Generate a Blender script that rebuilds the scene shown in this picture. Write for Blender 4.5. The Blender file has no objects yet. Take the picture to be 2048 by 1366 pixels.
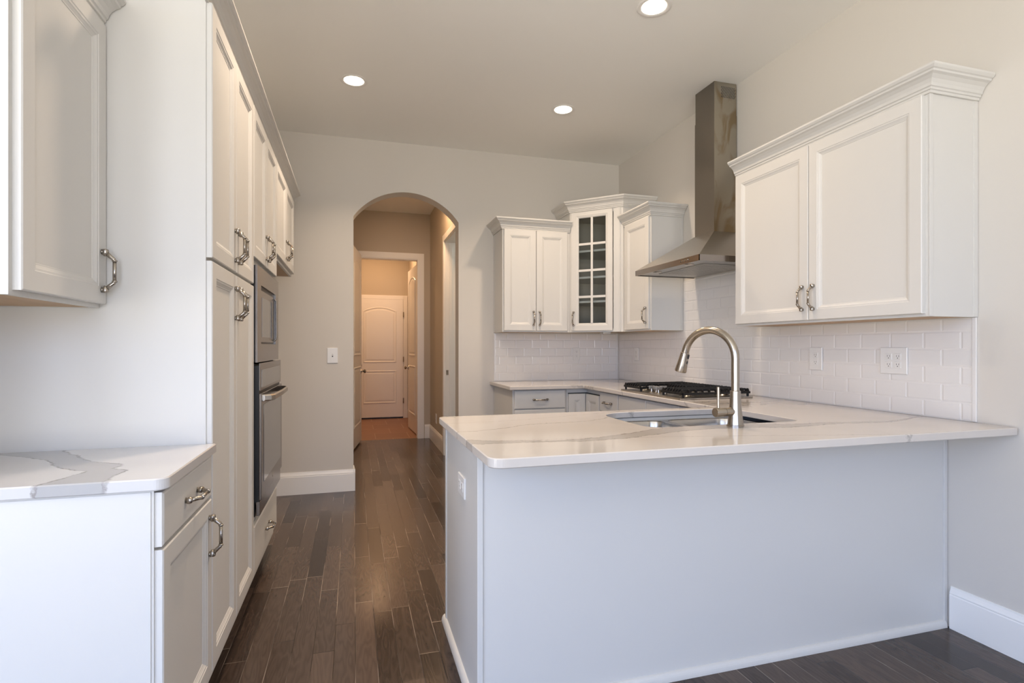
import bpy, bmesh, math, random
from mathutils import Vector, Matrix
random.seed(7)
PI = math.pi
scene = bpy.context.scene
C = scene.collection

# ------------------------------------------------------------------ camera
IMG_W, F_PX, YAW, HORIZON = 2048.0, 1085.0, 0.2843, 693.9
cam_d = bpy.data.cameras.new('camera')
cam = bpy.data.objects.new('camera', cam_d)
C.objects.link(cam)
cam_d.sensor_width = 36.0
cam_d.lens = 36.0 * F_PX / IMG_W
cam_d.shift_y = (HORIZON - 683.0) / IMG_W
cam_d.clip_start = 0.05
cam.location = (0, 0, 1.24)
cam.rotation_euler = (PI / 2, 0, -YAW)
scene.camera = cam

# ------------------------------------------------------------------ colour management, world, windows' daylight
scene.view_settings.view_transform = 'Standard'
scene.view_settings.look = 'None'
scene.view_settings.gamma = 1.0
scene.view_settings.exposure = -0.08
scene.view_settings.use_curve_mapping = False
scene.cycles.use_denoising = True
scene.cycles.max_bounces = 10
scene.cycles.diffuse_bounces = 6
scene.cycles.glossy_bounces = 6
scene.cycles.sample_clamp_indirect = 6.0
scene.cycles.caustics_reflective = False
scene.cycles.caustics_refractive = False
world = bpy.data.worlds.new('daylight')
scene.world = world
world.use_nodes = True
wn = world.node_tree
# open sky above the horizon, sunlit ground below it
w_tc = wn.nodes.new('ShaderNodeTexCoord')
w_sep = wn.nodes.new('ShaderNodeSeparateXYZ')
w_mr = wn.nodes.new('ShaderNodeMapRange')
w_mr.inputs['From Min'].default_value = -0.10
w_mr.inputs['From Max'].default_value = 0.10
w_cr = wn.nodes.new('ShaderNodeValToRGB')
w_cr.color_ramp.elements[0].color = (1.38, 1.33, 1.22, 1)
w_cr.color_ramp.elements[1].color = (0.52, 0.70, 1.12, 1)
wn.links.new(w_tc.outputs['Generated'], w_sep.inputs[0])
wn.links.new(w_sep.outputs[2], w_mr.inputs['Value'])
wn.links.new(w_mr.outputs[0], w_cr.inputs[0])
wn.links.new(w_cr.outputs[0], wn.nodes['Background'].inputs[0])
wn.nodes['Background'].inputs[1].default_value = 7.4

WIN = [(-2.5, -1.5, 0.25, 2.75), (-1.1, -0.1, 0.25, 2.75), (0.3, 1.3, 0.25, 2.75)]   # rear windows x0,x1,z0,z1
REAR = -2.6


def portal(x0, x1, z0, z1, y, side=False):
    l = bpy.data.lights.new('window_portal', 'AREA')
    l.shape = 'RECTANGLE'
    l.size, l.size_y = x1 - x0, z1 - z0
    l.cycles.is_portal = True
    o = bpy.data.objects.new('window_portal', l)
    o.location = ((x0 + x1) / 2, y, (z0 + z1) / 2)
    o.rotation_euler = (PI / 2, 0, 0)     # shines towards +Y
    if side:
        o.location = (y, (x0 + x1) / 2, (z0 + z1) / 2)
        o.rotation_euler = (PI / 2, 0, -PI / 2)
    C.objects.link(o)


for w in WIN:
    portal(*w, REAR - 0.02)
XW = -2.8                                    # left wall of the living area behind the camera
WINL = [(-2.0, 0.3, 0.15, 2.75)]
for w in WINL:
    portal(*w, XW - 0.02, True)

CAN_W, CAN_COL = 14.0, (1.0, 0.78, 0.58)


# ------------------------------------------------------------------ materials
def new_mat(name):
    m = bpy.data.materials.new(name)
    m.use_nodes = True
    nt = m.node_tree
    return m, nt, nt.nodes['Principled BSDF']


def simple(name, col, rough=0.5, metal=0.0, spec=None, bump=0.0, bscale=200.0, coat=0.0):
    m, nt, b = new_mat(name)
    b.inputs['Base Color'].default_value = (*col, 1)
    b.inputs['Roughness'].default_value = rough
    b.inputs['Metallic'].default_value = metal
    if spec is not None:
        b.inputs['Specular IOR Level'].default_value = spec
    if coat:
        b.inputs['Coat Weight'].default_value = coat
        b.inputs['Coat Roughness'].default_value = 0.08
    tc = nt.nodes.new('ShaderNodeNewGeometry')
    n = nt.nodes.new('ShaderNodeTexNoise')
    n.inputs['Scale'].default_value = bscale
    n.inputs['Detail'].default_value = 3
    nt.links.new(tc.outputs['Position'], n.inputs['Vector'])
    if bump:
        bp = nt.nodes.new('ShaderNodeBump')
        bp.inputs['Strength'].default_value = bump
        bp.inputs['Distance'].default_value = 0.002
        nt.links.new(n.outputs['Fac'], bp.inputs['Height'])
        nt.links.new(bp.outputs[0], b.inputs['Normal'])
    # slight roughness variation
    mr = nt.nodes.new('ShaderNodeMapRange')
    mr.inputs['To Min'].default_value = max(0, rough - 0.03)
    mr.inputs['To Max'].default_value = rough + 0.03
    nt.links.new(n.outputs['Fac'], mr.inputs['Value'])
    nt.links.new(mr.outputs[0], b.inputs['Roughness'])
    return m


def brushed(name, col, rough=0.28, axis=2, stain=0.0):
    """stainless steel with fine brushing along one axis"""
    m, nt, b = new_mat(name)
    b.inputs['Metallic'].default_value = 1.0
    g = nt.nodes.new('ShaderNodeNewGeometry')
    mp = nt.nodes.new('ShaderNodeMapping')
    sc = [900, 900, 900]
    sc[axis] = 12
    mp.inputs['Scale'].default_value = sc
    n = nt.nodes.new('ShaderNodeTexNoise')
    n.inputs['Scale'].default_value = 1
    n.inputs['Detail'].default_value = 4
    nt.links.new(g.outputs['Position'], mp.inputs['Vector'])
    nt.links.new(mp.outputs[0], n.inputs['Vector'])
    mr = nt.nodes.new('ShaderNodeMapRange')
    mr.inputs['To Min'].default_value = rough - 0.06
    mr.inputs['To Max'].default_value = rough + 0.06
    nt.links.new(n.outputs['Fac'], mr.inputs['Value'])
    nt.links.new(mr.outputs[0], b.inputs['Roughness'])
    bp = nt.nodes.new('ShaderNodeBump')
    bp.inputs['Strength'].default_value = 0.06
    bp.inputs['Distance'].default_value = 0.001
    nt.links.new(n.outputs['Fac'], bp.inputs['Height'])
    nt.links.new(bp.outputs[0], b.inputs['Normal'])
    b.inputs['Base Color'].default_value = (*col, 1)
    if stain:
        n2 = nt.nodes.new('ShaderNodeTexNoise')
        mp2 = nt.nodes.new('ShaderNodeMapping')
        mp2.inputs['Scale'].default_value = (8, 8, 3.0)
        n2.inputs['Scale'].default_value = 1.0
        n2.inputs['Detail'].default_value = 5
        n2.inputs['Distortion'].default_value = 1.2
        nt.links.new(g.outputs['Position'], mp2.inputs['Vector'])
        nt.links.new(mp2.outputs[0], n2.inputs['Vector'])
        cr = nt.nodes.new('ShaderNodeValToRGB')
        cr.color_ramp.elements[0].position = 0.36
        cr.color_ramp.elements[0].color = (col[0] * 0.72, col[1] * 0.62, col[2] * 0.48, 1)
        cr.color_ramp.elements[1].position = 0.50
        cr.color_ramp.elements[1].color = (*col, 1)
        nt.links.new(n2.outputs['Fac'], cr.inputs[0])
        nt.links.new(cr.outputs[0], b.inputs['Base Color'])
    return m


def math_node(nt, op, a, b=None):
    n = nt.nodes.new('ShaderNodeMath')
    n.operation = op
    for i, v in enumerate((a, b)):
        if v is None:
            continue
        if isinstance(v, (int, float)):
            n.inputs[i].default_value = v
        else:
            nt.links.new(v, n.inputs[i])
    return n.outputs[0]


def wood_floor():
    m, nt, b = new_mat('dark_hardwood_planks')
    L = nt.links
    g = nt.nodes.new('ShaderNodeNewGeometry')
    sep = nt.nodes.new('ShaderNodeSeparateXYZ')
    L.new(g.outputs['Position'], sep.inputs[0])
    X, Y = sep.outputs[0], sep.outputs[1]
    W, LEN = 0.0826, 0.78
    xs = math_node(nt, 'DIVIDE', math_node(nt, 'ADD', X, 10.0 - 0.013), W)
    row = math_node(nt, 'FLOOR', xs)
    fx = math_node(nt, 'FRACT', xs)
    wn1 = nt.nodes.new('ShaderNodeTexWhiteNoise')
    wn1.noise_dimensions = '1D'
    L.new(row, wn1.inputs['W'])
    # two interleaved random lengths so that boards differ
    off = math_node(nt, 'MULTIPLY', wn1.outputs['Value'], 3.0)
    ys = math_node(nt, 'ADD', math_node(nt, 'DIVIDE', math_node(nt, 'ADD', Y, 20.0), LEN), off)
    wob = math_node(nt, 'MULTIPLY', math_node(nt, 'SINE', math_node(nt, 'MULTIPLY', ys, 2.1)), 0.22)
    ys = math_node(nt, 'ADD', ys, wob)
    col = math_node(nt, 'FLOOR', ys)
    fy = math_node(nt, 'FRACT', ys)
    cmb = nt.nodes.new('ShaderNodeCombineXYZ')
    L.new(row, cmb.inputs[0])
    L.new(col, cmb.inputs[1])
    wn2 = nt.nodes.new('ShaderNodeTexWhiteNoise')
    wn2.noise_dimensions = '2D'
    L.new(cmb.outputs[0], wn2.inputs['Vector'])
    # grain: cathedral rings, stretched along the board, shifted per board
    sh = math_node(nt, 'MULTIPLY', wn2.outputs['Value'], 37.0)
    gv = nt.nodes.new('ShaderNodeCombineXYZ')
    L.new(math_node(nt, 'MULTIPLY', X, 16.0), gv.inputs[0])
    L.new(math_node(nt, 'MULTIPLY', Y, 2.4), gv.inputs[1])
    L.new(sh, gv.inputs[2])
    nz = nt.nodes.new('ShaderNodeTexNoise')
    nz.inputs['Scale'].default_value = 1.0
    nz.inputs['Detail'].default_value = 2.0
    L.new(gv.outputs[0], nz.inputs['Vector'])
    rings = math_node(nt, 'FRACT', math_node(nt, 'MULTIPLY', nz.outputs['Fac'], 11.0))
    rings = math_node(nt, 'ABSOLUTE', math_node(nt, 'SUBTRACT', rings, 0.5))
    fine = nt.nodes.new('ShaderNodeTexNoise')
    fv = nt.nodes.new('ShaderNodeCombineXYZ')
    L.new(math_node(nt, 'MULTIPLY', X, 150.0), fv.inputs[0])
    L.new(math_node(nt, 'MULTIPLY', Y, 6.0), fv.inputs[1])
    L.new(sh, fv.inputs[2])
    L.new(fv.outputs[0], fine.inputs['Vector'])
    fine.inputs['Scale'].default_value = 1.0
    cr = nt.nodes.new('ShaderNodeValToRGB')
    cr.color_ramp.elements[0].color = (0.020, 0.014, 0.012, 1)
    cr.color_ramp.elements[1].color = (0.105, 0.074, 0.058, 1)
    t = math_node(nt, 'ADD', math_node(nt, 'MULTIPLY', wn2.outputs['Value'], 0.72), math_node(nt, 'MULTIPLY', rings, 0.50))
    t = math_node(nt, 'ADD', t, math_node(nt, 'MULTIPLY', math_node(nt, 'SUBTRACT', fine.outputs['Fac'], 0.5), 0.18))
    L.new(t, cr.inputs[0])
    # seams
    ex = math_node(nt, 'MULTIPLY', math_node(nt, 'MINIMUM', fx, math_node(nt, 'SUBTRACT', 1.0, fx)), W)
    ey = math_node(nt, 'MULTIPLY', math_node(nt, 'MINIMUM', fy, math_node(nt, 'SUBTRACT', 1.0, fy)), LEN)
    e = math_node(nt, 'MINIMUM', ex, ey)
    sx = math_node(nt, 'LESS_THAN', ex, 0.0011)
    sy = math_node(nt, 'LESS_THAN', ey, 0.0018)
    seam_noise = nt.nodes.new('ShaderNodeTexNoise')  # noise choosing between dark and pale seam colour
    seam_noise.inputs['Scale'].default_value = 2.3
    L.new(g.outputs['Position'], seam_noise.inputs['Vector'])
    dm = nt.nodes.new('ShaderNodeMapRange')
    dm.inputs['From Min'].default_value = 0.46
    dm.inputs['From Max'].default_value = 0.60
    L.new(seam_noise.outputs['Fac'], dm.inputs['Value'])
    seamcol = nt.nodes.new('ShaderNodeMix')
    seamcol.data_type = 'RGBA'
    seamcol.inputs[6].default_value = (0.006, 0.004, 0.004, 1)
    seamcol.inputs[7].default_value = (0.34, 0.28, 0.23, 1)
    L.new(dm.outputs[0], seamcol.inputs[0])
    mix = nt.nodes.new('ShaderNodeMix')
    mix.data_type = 'RGBA'
    L.new(math_node(nt, 'MULTIPLY', math_node(nt, 'MAXIMUM', sx, sy), 0.75), mix.inputs[0])
    L.new(cr.outputs[0], mix.inputs[6])
    L.new(seamcol.outputs[2], mix.inputs[7])
    L.new(mix.outputs[2], b.inputs['Base Color'])
    ro = nt.nodes.new('ShaderNodeMapRange')
    b.inputs['Specular IOR Level'].default_value = 0.38
    ro.inputs['To Min'].default_value = 0.17
    ro.inputs['To Max'].default_value = 0.26
    L.new(fine.outputs['Fac'], ro.inputs['Value'])
    L.new(ro.outputs[0], b.inputs['Roughness'])
    hgt = math_node(nt, 'MINIMUM', math_node(nt, 'MULTIPLY', e, 400.0), 1.0)
    hgt = math_node(nt, 'ADD', hgt, math_node(nt, 'MULTIPLY', rings, 0.04))
    hgt = math_node(nt, 'ADD', hgt, math_node(nt, 'MULTIPLY', wn2.outputs['Value'], 0.3))
    bp = nt.nodes.new('ShaderNodeBump')
    bp.inputs['Strength'].default_value = 0.25
    bp.inputs['Distance'].default_value = 0.0012
    L.new(hgt, bp.inputs['Height'])
    L.new(bp.outputs[0], b.inputs['Normal'])
    return m


def curve_node(nt, x, lo, hi, pts, vlo, vhi):
    """piecewise-smooth function of x through pts, as a socket"""
    mr = nt.nodes.new('ShaderNodeMapRange')
    mr.inputs['From Min'].default_value = lo
    mr.inputs['From Max'].default_value = hi
    nt.links.new(x, mr.inputs['Value'])
    fc = nt.nodes.new('ShaderNodeFloatCurve')
    cu = fc.mapping.curves[0]
    q = [((a - lo) / (hi - lo), (b_ - vlo) / (vhi - vlo)) for a, b_ in pts]
    cu.points[0].location = q[0]
    cu.points[1].location = q[-1]
    for p in q[1:-1]:
        cu.points.new(*p)
    fc.mapping.update()
    nt.links.new(mr.outputs[0], fc.inputs['Value'])
    m2 = nt.nodes.new('ShaderNodeMapRange')
    m2.inputs['To Min'].default_value = vlo
    m2.inputs['To Max'].default_value = vhi
    nt.links.new(fc.outputs[0], m2.inputs['Value'])
    return m2.outputs[0]


def quartz(name, base, bands, lines, swap=False, fill=0.62, lo=0.3, hi=2.6, vlo=1.3, vhi=2.7):
    """white quartz; bands = (upper, lower, strength) veins filled with grey, lines = thin veins"""
    m, nt, b = new_mat(name)
    L = nt.links
    g = nt.nodes.new('ShaderNodeNewGeometry')
    sep = nt.nodes.new('ShaderNodeSeparateXYZ')
    L.new(g.outputs['Position'], sep.inputs[0])
    n1 = nt.nodes.new('ShaderNodeTexNoise')
    n1.inputs['Scale'].default_value = 14.0
    n1.inputs['Detail'].default_value = 6
    n1.inputs['Roughness'].default_value = 0.65
    L.new(g.outputs['Position'], n1.inputs['Vector'])
    wig = math_node(nt, 'MULTIPLY', math_node(nt, 'SUBTRACT', n1.outputs['Fac'], 0.5), 0.045)
    u, v = (sep.outputs[1], sep.outputs[0]) if swap else (sep.outputs[0], sep.outputs[1])
    v = math_node(nt, 'ADD', v, wig)
    n1b = nt.nodes.new('ShaderNodeTexNoise')
    n1b.inputs['Scale'].default_value = 75.0
    n1b.inputs['Detail'].default_value = 3
    L.new(g.outputs['Position'], n1b.inputs['Vector'])
    v = math_node(nt, 'ADD', v, math_node(nt, 'MULTIPLY', math_node(nt, 'SUBTRACT', n1b.outputs['Fac'], 0.5), 0.014))
    n2 = nt.nodes.new('ShaderNodeTexNoise')
    n2.inputs['Scale'].default_value = 22.0
    n2.inputs['Detail'].default_value = 3
    L.new(g.outputs['Position'], n2.inputs['Vector'])
    pr = nt.nodes.new('ShaderNodeMapRange')
    pr.inputs['From Min'].default_value = 0.40
    pr.inputs['From Max'].default_value = 0.62
    pr.inputs['To Min'].default_value = 0.30
    L.new(n2.outputs['Fac'], pr.inputs['Value'])
    grey, dark = None, None

    def mx(a, c):
        return c if a is None else math_node(nt, 'MAXIMUM', a, c)

    def near(d_, w):
        k = nt.nodes.new('ShaderNodeMapRange')
        k.inputs['From Min'].default_value = w
        k.inputs['From Max'].default_value = w * 0.2
        L.new(math_node(nt, 'ABSOLUTE', d_), k.inputs['Value'])
        return k.outputs[0]

    def step(d_, w):
        k = nt.nodes.new('ShaderNodeMapRange')
        k.inputs['From Min'].default_value = -w
        k.inputs['From Max'].default_value = w
        L.new(d_, k.inputs['Value'])
        return k.outputs[0]
    for up, dn, st, ew in bands:
        du_ = math_node(nt, 'SUBTRACT', curve_node(nt, u, lo, hi, up, vlo, vhi), v)
        dl_ = math_node(nt, 'SUBTRACT', v, curve_node(nt, u, lo, hi, dn, vlo, vhi))
        inside = math_node(nt, 'MULTIPLY', step(du_, 0.002), step(dl_, 0.002))
        grey = mx(grey, math_node(nt, 'MULTIPLY', inside, st))
        dark = mx(dark, math_node(nt, 'MULTIPLY', math_node(nt, 'MAXIMUM', near(du_, ew), near(dl_, ew)), pr.outputs[0]))
    for ln, w, st in lines:
        d_ = math_node(nt, 'SUBTRACT', v, curve_node(nt, u, lo, hi, ln, vlo, vhi))
        grey = mx(grey, math_node(nt, 'MULTIPLY', near(d_, w), st))
    # clouding
    n4 = nt.nodes.new('ShaderNodeTexNoise')
    n4.inputs['Scale'].default_value = 3.0
    L.new(g.outputs['Position'], n4.inputs['Vector'])
    cl = nt.nodes.new('ShaderNodeMapRange')
    cl.inputs['From Min'].default_value = 0.52
    cl.inputs['From Max'].default_value = 0.70
    cl.inputs['To Max'].default_value = 0.14
    L.new(n4.outputs['Fac'], cl.inputs['Value'])
    # scattered vein marks elsewhere on the slab
    n5 = nt.nodes.new('ShaderNodeTexNoise')
    n5.inputs['Scale'].default_value = 1.3
    n5.inputs['Detail'].default_value = 5
    L.new(g.outputs['Position'], n5.inputs['Vector'])
    far = near(math_node(nt, 'SUBTRACT', n5.outputs['Fac'], 0.53), 0.010)
    far = math_node(nt, 'MULTIPLY', far, step(math_node(nt, 'SUBTRACT', sep.outputs[1], 2.42), 0.02))
    grey = mx(grey, math_node(nt, 'MULTIPLY', far, 0.75))
    grey = mx(grey, cl.outputs[0])
    mixa = nt.nodes.new('ShaderNodeMix')
    mixa.data_type = 'RGBA'
    mixa.inputs[6].default_value = (*base, 1)
    mixa.inputs[7].default_value = (base[0] * fill, base[1] * fill, base[2] * fill, 1)
    L.new(grey, mixa.inputs[0])
    mixb = nt.nodes.new('ShaderNodeMix')
    mixb.data_type = 'RGBA'
    L.new(math_node(nt, 'MULTIPLY', dark, 0.85), mixb.inputs[0])
    L.new(mixa.outputs[2], mixb.inputs[6])
    mixb.inputs[7].default_value = (0.13, 0.105, 0.085, 1)
    L.new(mixb.outputs[2], b.inputs['Base Color'])
    b.inputs['Roughness'].default_value = 0.10
    return m


VB_UP = [(0.30, 1.91), (0.42, 1.810), (0.53, 1.768), (0.75, 1.738), (0.89, 1.775), (1.05, 1.840), (1.17, 1.885), (1.38, 1.900), (1.56, 1.888), (1.72, 1.845), (1.95, 1.830), (2.14, 1.800), (2.27, 1.802), (2.45, 1.86), (2.60, 1.90)]
VB_DN = [(0.30, 1.775), (0.41, 1.745), (0.52, 1.735), (0.737, 1.705), (0.85, 1.705), (1.00, 1.737), (1.12, 1.778), (1.30, 1.812), (1.47, 1.805), (1.70, 1.765), (1.95, 1.792), (2.14, 1.768), (2.27, 1.785), (2.45, 1.85), (2.60, 1.895)]
VA = [(0.30, 2.02), (0.43, 2.020), (0.554, 2.055), (0.704, 2.130), (0.926, 2.150), (1.058, 2.205), (1.158, 2.28), (1.30, 2.40), (2.60, 2.65)]
VA2 = [(0.30, 2.26), (0.60, 2.26), (0.90, 2.33), (1.2, 2.41), (1.4, 2.46), (2.60, 2.65)]
VC = [(0.30, 1.84), (0.45, 1.80), (0.60, 1.775), (0.8, 1.75), (2.60, 1.32)]
# left worktop: X of the two outlines as functions of Y
LV_R = [(1.40, -0.575), (1.51, -0.567), (1.55, -0.572), (1.60, -0.566), (1.625, -0.562), (1.67, -0.603), (1.71, -0.600), (1.77, -0.685), (1.884, -0.777), (2.00, -0.86), (2.10, -0.90)]
LV_L = [(1.40, -0.72), (1.505, -0.704), (1.537, -0.692), (1.588, -0.677), (1.644, -0.664), (1.67, -0.70), (1.747, -0.769), (1.838, -0.835), (1.897, -0.906), (1.967, -1.004), (2.02, -1.08), (2.10, -1.12)]


def clay_tiles():
    m, nt, b = new_mat('terracotta_floor_tiles')
    g = nt.nodes.new('ShaderNodeNewGeometry')
    mp = nt.nodes.new('ShaderNodeMapping')
    mp.inputs['Location'].default_value = (0.16, 0.1, 0)
    nt.links.new(g.outputs['Position'], mp.inputs['Vector'])
    br = nt.nodes.new('ShaderNodeTexBrick')
    br.offset = 0.5
    br.inputs['Color1'].default_value = (0.30, 0.15, 0.09, 1)
    br.inputs['Color2'].default_value = (0.26, 0.13, 0.08, 1)
    br.inputs['Mortar'].default_value = (0.42, 0.27, 0.18, 1)
    br.inputs['Scale'].default_value = 1.0
    br.inputs['Mortar Size'].default_value = 0.004
    br.inputs['Brick Width'].default_value = 0.45
    br.inputs['Row Height'].default_value = 0.45
    nt.links.new(mp.outputs[0], br.inputs['Vector'])
    nt.links.new(br.outputs['Color'], b.inputs['Base Color'])
    b.inputs['Roughness'].default_value = 0.45
    return m


def pale_wood():
    m, nt, b = new_mat('natural_plywood')
    g = nt.nodes.new('ShaderNodeNewGeometry')
    mp = nt.nodes.new('ShaderNodeMapping')
    mp.inputs['Scale'].default_value = (30, 3, 30)
    n = nt.nodes.new('ShaderNodeTexNoise')
    n.inputs['Scale'].default_value = 1
    n.inputs['Detail'].default_value = 4
    nt.links.new(g.outputs['Position'], mp.inputs[0])
    nt.links.new(mp.outputs[0], n.inputs['Vector'])
    cr = nt.nodes.new('ShaderNodeValToRGB')
    cr.color_ramp.elements[0].color = (0.36, 0.21, 0.09, 1)
    cr.color_ramp.elements[1].color = (0.55, 0.36, 0.18, 1)
    nt.links.new(n.outputs['Fac'], cr.inputs[0])
    nt.links.new(cr.outputs[0], b.inputs['Base Color'])
    b.inputs['Roughness'].default_value = 0.45
    return m


def emit(name, col, s):
    m, nt, b = new_mat(name)
    b.inputs['Base Color'].default_value = (0.9, 0.88, 0.85, 1)
    b.inputs['Emission Color'].default_value = (*col, 1)
    b.inputs['Emission Strength'].default_value = s
    return m


def glass(name):
    m, nt, b = new_mat(name)
    b.inputs['Base Color'].default_value = (0.95, 0.97, 0.96, 1)
    b.inputs['Roughness'].default_value = 0.0
    b.inputs['IOR'].default_value = 1.45
    b.inputs['Transmission Weight'].default_value = 0.0
    tr = nt.nodes.new('ShaderNodeBsdfTransparent')
    tr.inputs[0].default_value = (0.95, 0.97, 0.96, 1)
    gl = nt.nodes.new('ShaderNodeBsdfGlossy')
    gl.inputs['Roughness'].default_value = 0.02
    fr = nt.nodes.new('ShaderNodeFresnel')
    fr.inputs[0].default_value = 1.45
    mx = nt.nodes.new('ShaderNodeMixShader')
    nt.links.new(fr.outputs[0], mx.inputs[0])
    nt.links.new(tr.outputs[0], mx.inputs[1])
    nt.links.new(gl.outputs[0], mx.inputs[2])
    out = [n for n in nt.nodes if n.type == 'OUTPUT_MATERIAL'][0]
    nt.links.new(mx.outputs[0], out.inputs['Surface'])
    return m


M = {
    'wall': simple('greige_wall_paint', (0.615, 0.58, 0.53), 0.75, bump=0.12, bscale=260),
    'ceil': simple('ceiling_paint', (0.90, 0.89, 0.86), 0.85, bump=0.1, bscale=200),
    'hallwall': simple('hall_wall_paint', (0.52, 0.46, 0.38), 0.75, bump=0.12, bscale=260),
    'trim': simple('white_trim_paint', (0.84, 0.825, 0.80), 0.35),
    'cab': simple('white_cabinet_paint', (0.62, 0.605, 0.575), 0.42, bump=0.02, bscale=90),
    'inside': simple('cabinet_interior', (0.50, 0.45, 0.38), 0.6),
    'tile': simple('white_glazed_tile', (0.72, 0.70, 0.68), 0.15),
    'steel': brushed('brushed_stainless', (0.44, 0.41, 0.37), 0.30, axis=1),
    'steelv': brushed('brushed_stainless_vertical', (0.50, 0.465, 0.42), 0.28, axis=2),
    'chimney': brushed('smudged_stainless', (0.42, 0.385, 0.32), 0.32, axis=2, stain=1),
    'chimneyf': brushed('stainless_painted_dark_reflection', (0.26, 0.235, 0.205), 0.30, axis=2),  # darkened base colour stands in for the dark room reflected in the front
    'sinksteel': simple('satin_sink_steel', (0.46, 0.43, 0.39), 0.24, metal=1.0),
    'nickel': brushed('brushed_nickel', (0.40, 0.36, 0.31), 0.24, axis=2),
    'oven': brushed('dark_stainless', (0.28, 0.255, 0.235), 0.24, axis=1),
    'blackglass': simple('black_glass', (0.10, 0.095, 0.09), 0.08, spec=1.0),
    'black': simple('black_enamel', (0.012, 0.012, 0.012), 0.35),
    'iron': simple('cast_iron', (0.010, 0.0095, 0.009), 0.5, spec=0.3, bump=0.2, bscale=500),
    'plate': simple('white_plastic', (0.72, 0.71, 0.69), 0.3),
    'slot': simple('dark_slot', (0.05, 0.05, 0.05), 0.6),
    'filter': simple('grey_filter_mesh', (0.42, 0.41, 0.39), 0.35, metal=0.6),
    'floor': wood_floor(),
    'clay': clay_tiles(),
    'ply': pale_wood(),
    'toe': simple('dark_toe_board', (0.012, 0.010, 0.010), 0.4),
    'quartz': quartz('veined_white_quartz', (0.58, 0.54, 0.50), [(VB_UP, VB_DN, 0.75, 0.006)], [(VA, 0.006, 1.0), (VA2, 0.004, 0.6), (VC, 0.004, 0.8)]),
    'quartz2': quartz('veined_white_quartz_left', (0.60, 0.59, 0.585), [(LV_R, LV_L, 0.9, 0.006)], [], swap=True, fill=0.66, lo=1.4, hi=2.1, vlo=-1.2, vhi=-0.4),
    'lens': emit('lamp_lens', (1.0, 0.86, 0.68), 9.0),
    'glass': glass('clear_glass'),
}


# ------------------------------------------------------------------ object helpers
def root(name, loc, label, cat, group=None):
    o = bpy.data.objects.new(name, None)
    o.empty_display_size = 0.1
    o.location = loc
    o['label'] = label
    o['category'] = cat
    if group:
        o['group'] = group
    C.objects.link(o)
    return o


def wloc(o):
    v = Vector((0, 0, 0))
    while o is not None:
        v += Vector(o.location)
        o = o.parent
    return v


def part(name, bm, mat, parent=None, smooth=False, kind=None, origin=None, mats=None):
    """links a bmesh given in world coordinates as one object"""
    bmesh.ops.recalc_face_normals(bm, faces=bm.faces)
    me = bpy.data.meshes.new(name)
    if origin is None:
        origin = (0, 0, 0) if parent is None else wloc(parent)
        if parent is None and len(bm.verts):
            xs = [v.co.x for v in bm.verts]
            ys = [v.co.y for v in bm.verts]
            zs = [v.co.z for v in bm.verts]
            origin = ((min(xs) + max(xs)) / 2, (min(ys) + max(ys)) / 2, min(zs))
    origin = Vector(origin)
    bmesh.ops.translate(bm, verts=bm.verts, vec=-origin)
    bm.to_mesh(me)
    bm.free()
    me.materials.append(mat)
    for m_ in mats or ():
        me.materials.append(m_)
    if smooth:
        for p in me.polygons:
            p.use_smooth = True
        try:
            me.set_sharp_from_angle(angle=math.radians(40))
        except Exception:
            pass
    o = bpy.data.objects.new(name, me)
    o.location = origin - (wloc(parent) if parent else Vector((0, 0, 0)))
    o.parent = parent
    C.objects.link(o)
    if kind:
        o['kind'] = kind
    return o


def struct(name, bm, mat, smooth=False):
    return part(name, bm, mat, None, smooth, 'structure')


def tag(o, label, cat, group=None):
    o['label'] = label
    o['category'] = cat
    if group:
        o['group'] = group
    return o


def box(bm, x0, x1, y0, y1, z0, z1, bev=0.0):
    x0, x1 = min(x0, x1), max(x0, x1)
    y0, y1 = min(y0, y1), max(y0, y1)
    z0, z1 = min(z0, z1), max(z0, z1)
    r = bmesh.ops.create_cube(bm, size=1.0)
    vs = r['verts']
    for v in vs:
        v.co = Vector(((x0 + x1) / 2 + v.co.x * (x1 - x0), (y0 + y1) / 2 + v.co.y * (y1 - y0), (z0 + z1) / 2 + v.co.z * (z1 - z0)))
    if bev:
        es = list({e for v in vs for e in v.link_edges})
        bmesh.ops.bevel(bm, geom=es, offset=bev, segments=2, profile=0.5, affect='EDGES')
    return bm


def B(*a, **k):
    return box(bmesh.new(), *a, **k)


def prism(bm, pts, fn, a, b_):
    """closed polygon pts (2D) extruded between levels a and b_; fn(u, v, t) -> xyz"""
    lo = [bm.verts.new(fn(u, v, a)) for u, v in pts]
    hi = [bm.verts.new(fn(u, v, b_)) for u, v in pts]
    n = len(pts)
    for i in range(n):
        bm.faces.new((lo[i], lo[(i + 1) % n], hi[(i + 1) % n], hi[i]))
    for loop in (lo, hi):
        es = []
        for i in range(n):
            es.append(bm.edges.get((loop[i], loop[(i + 1) % n])))
        bmesh.ops.triangle_fill(bm, use_beauty=True, use_dissolve=True, edges=es)
    return bm


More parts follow.
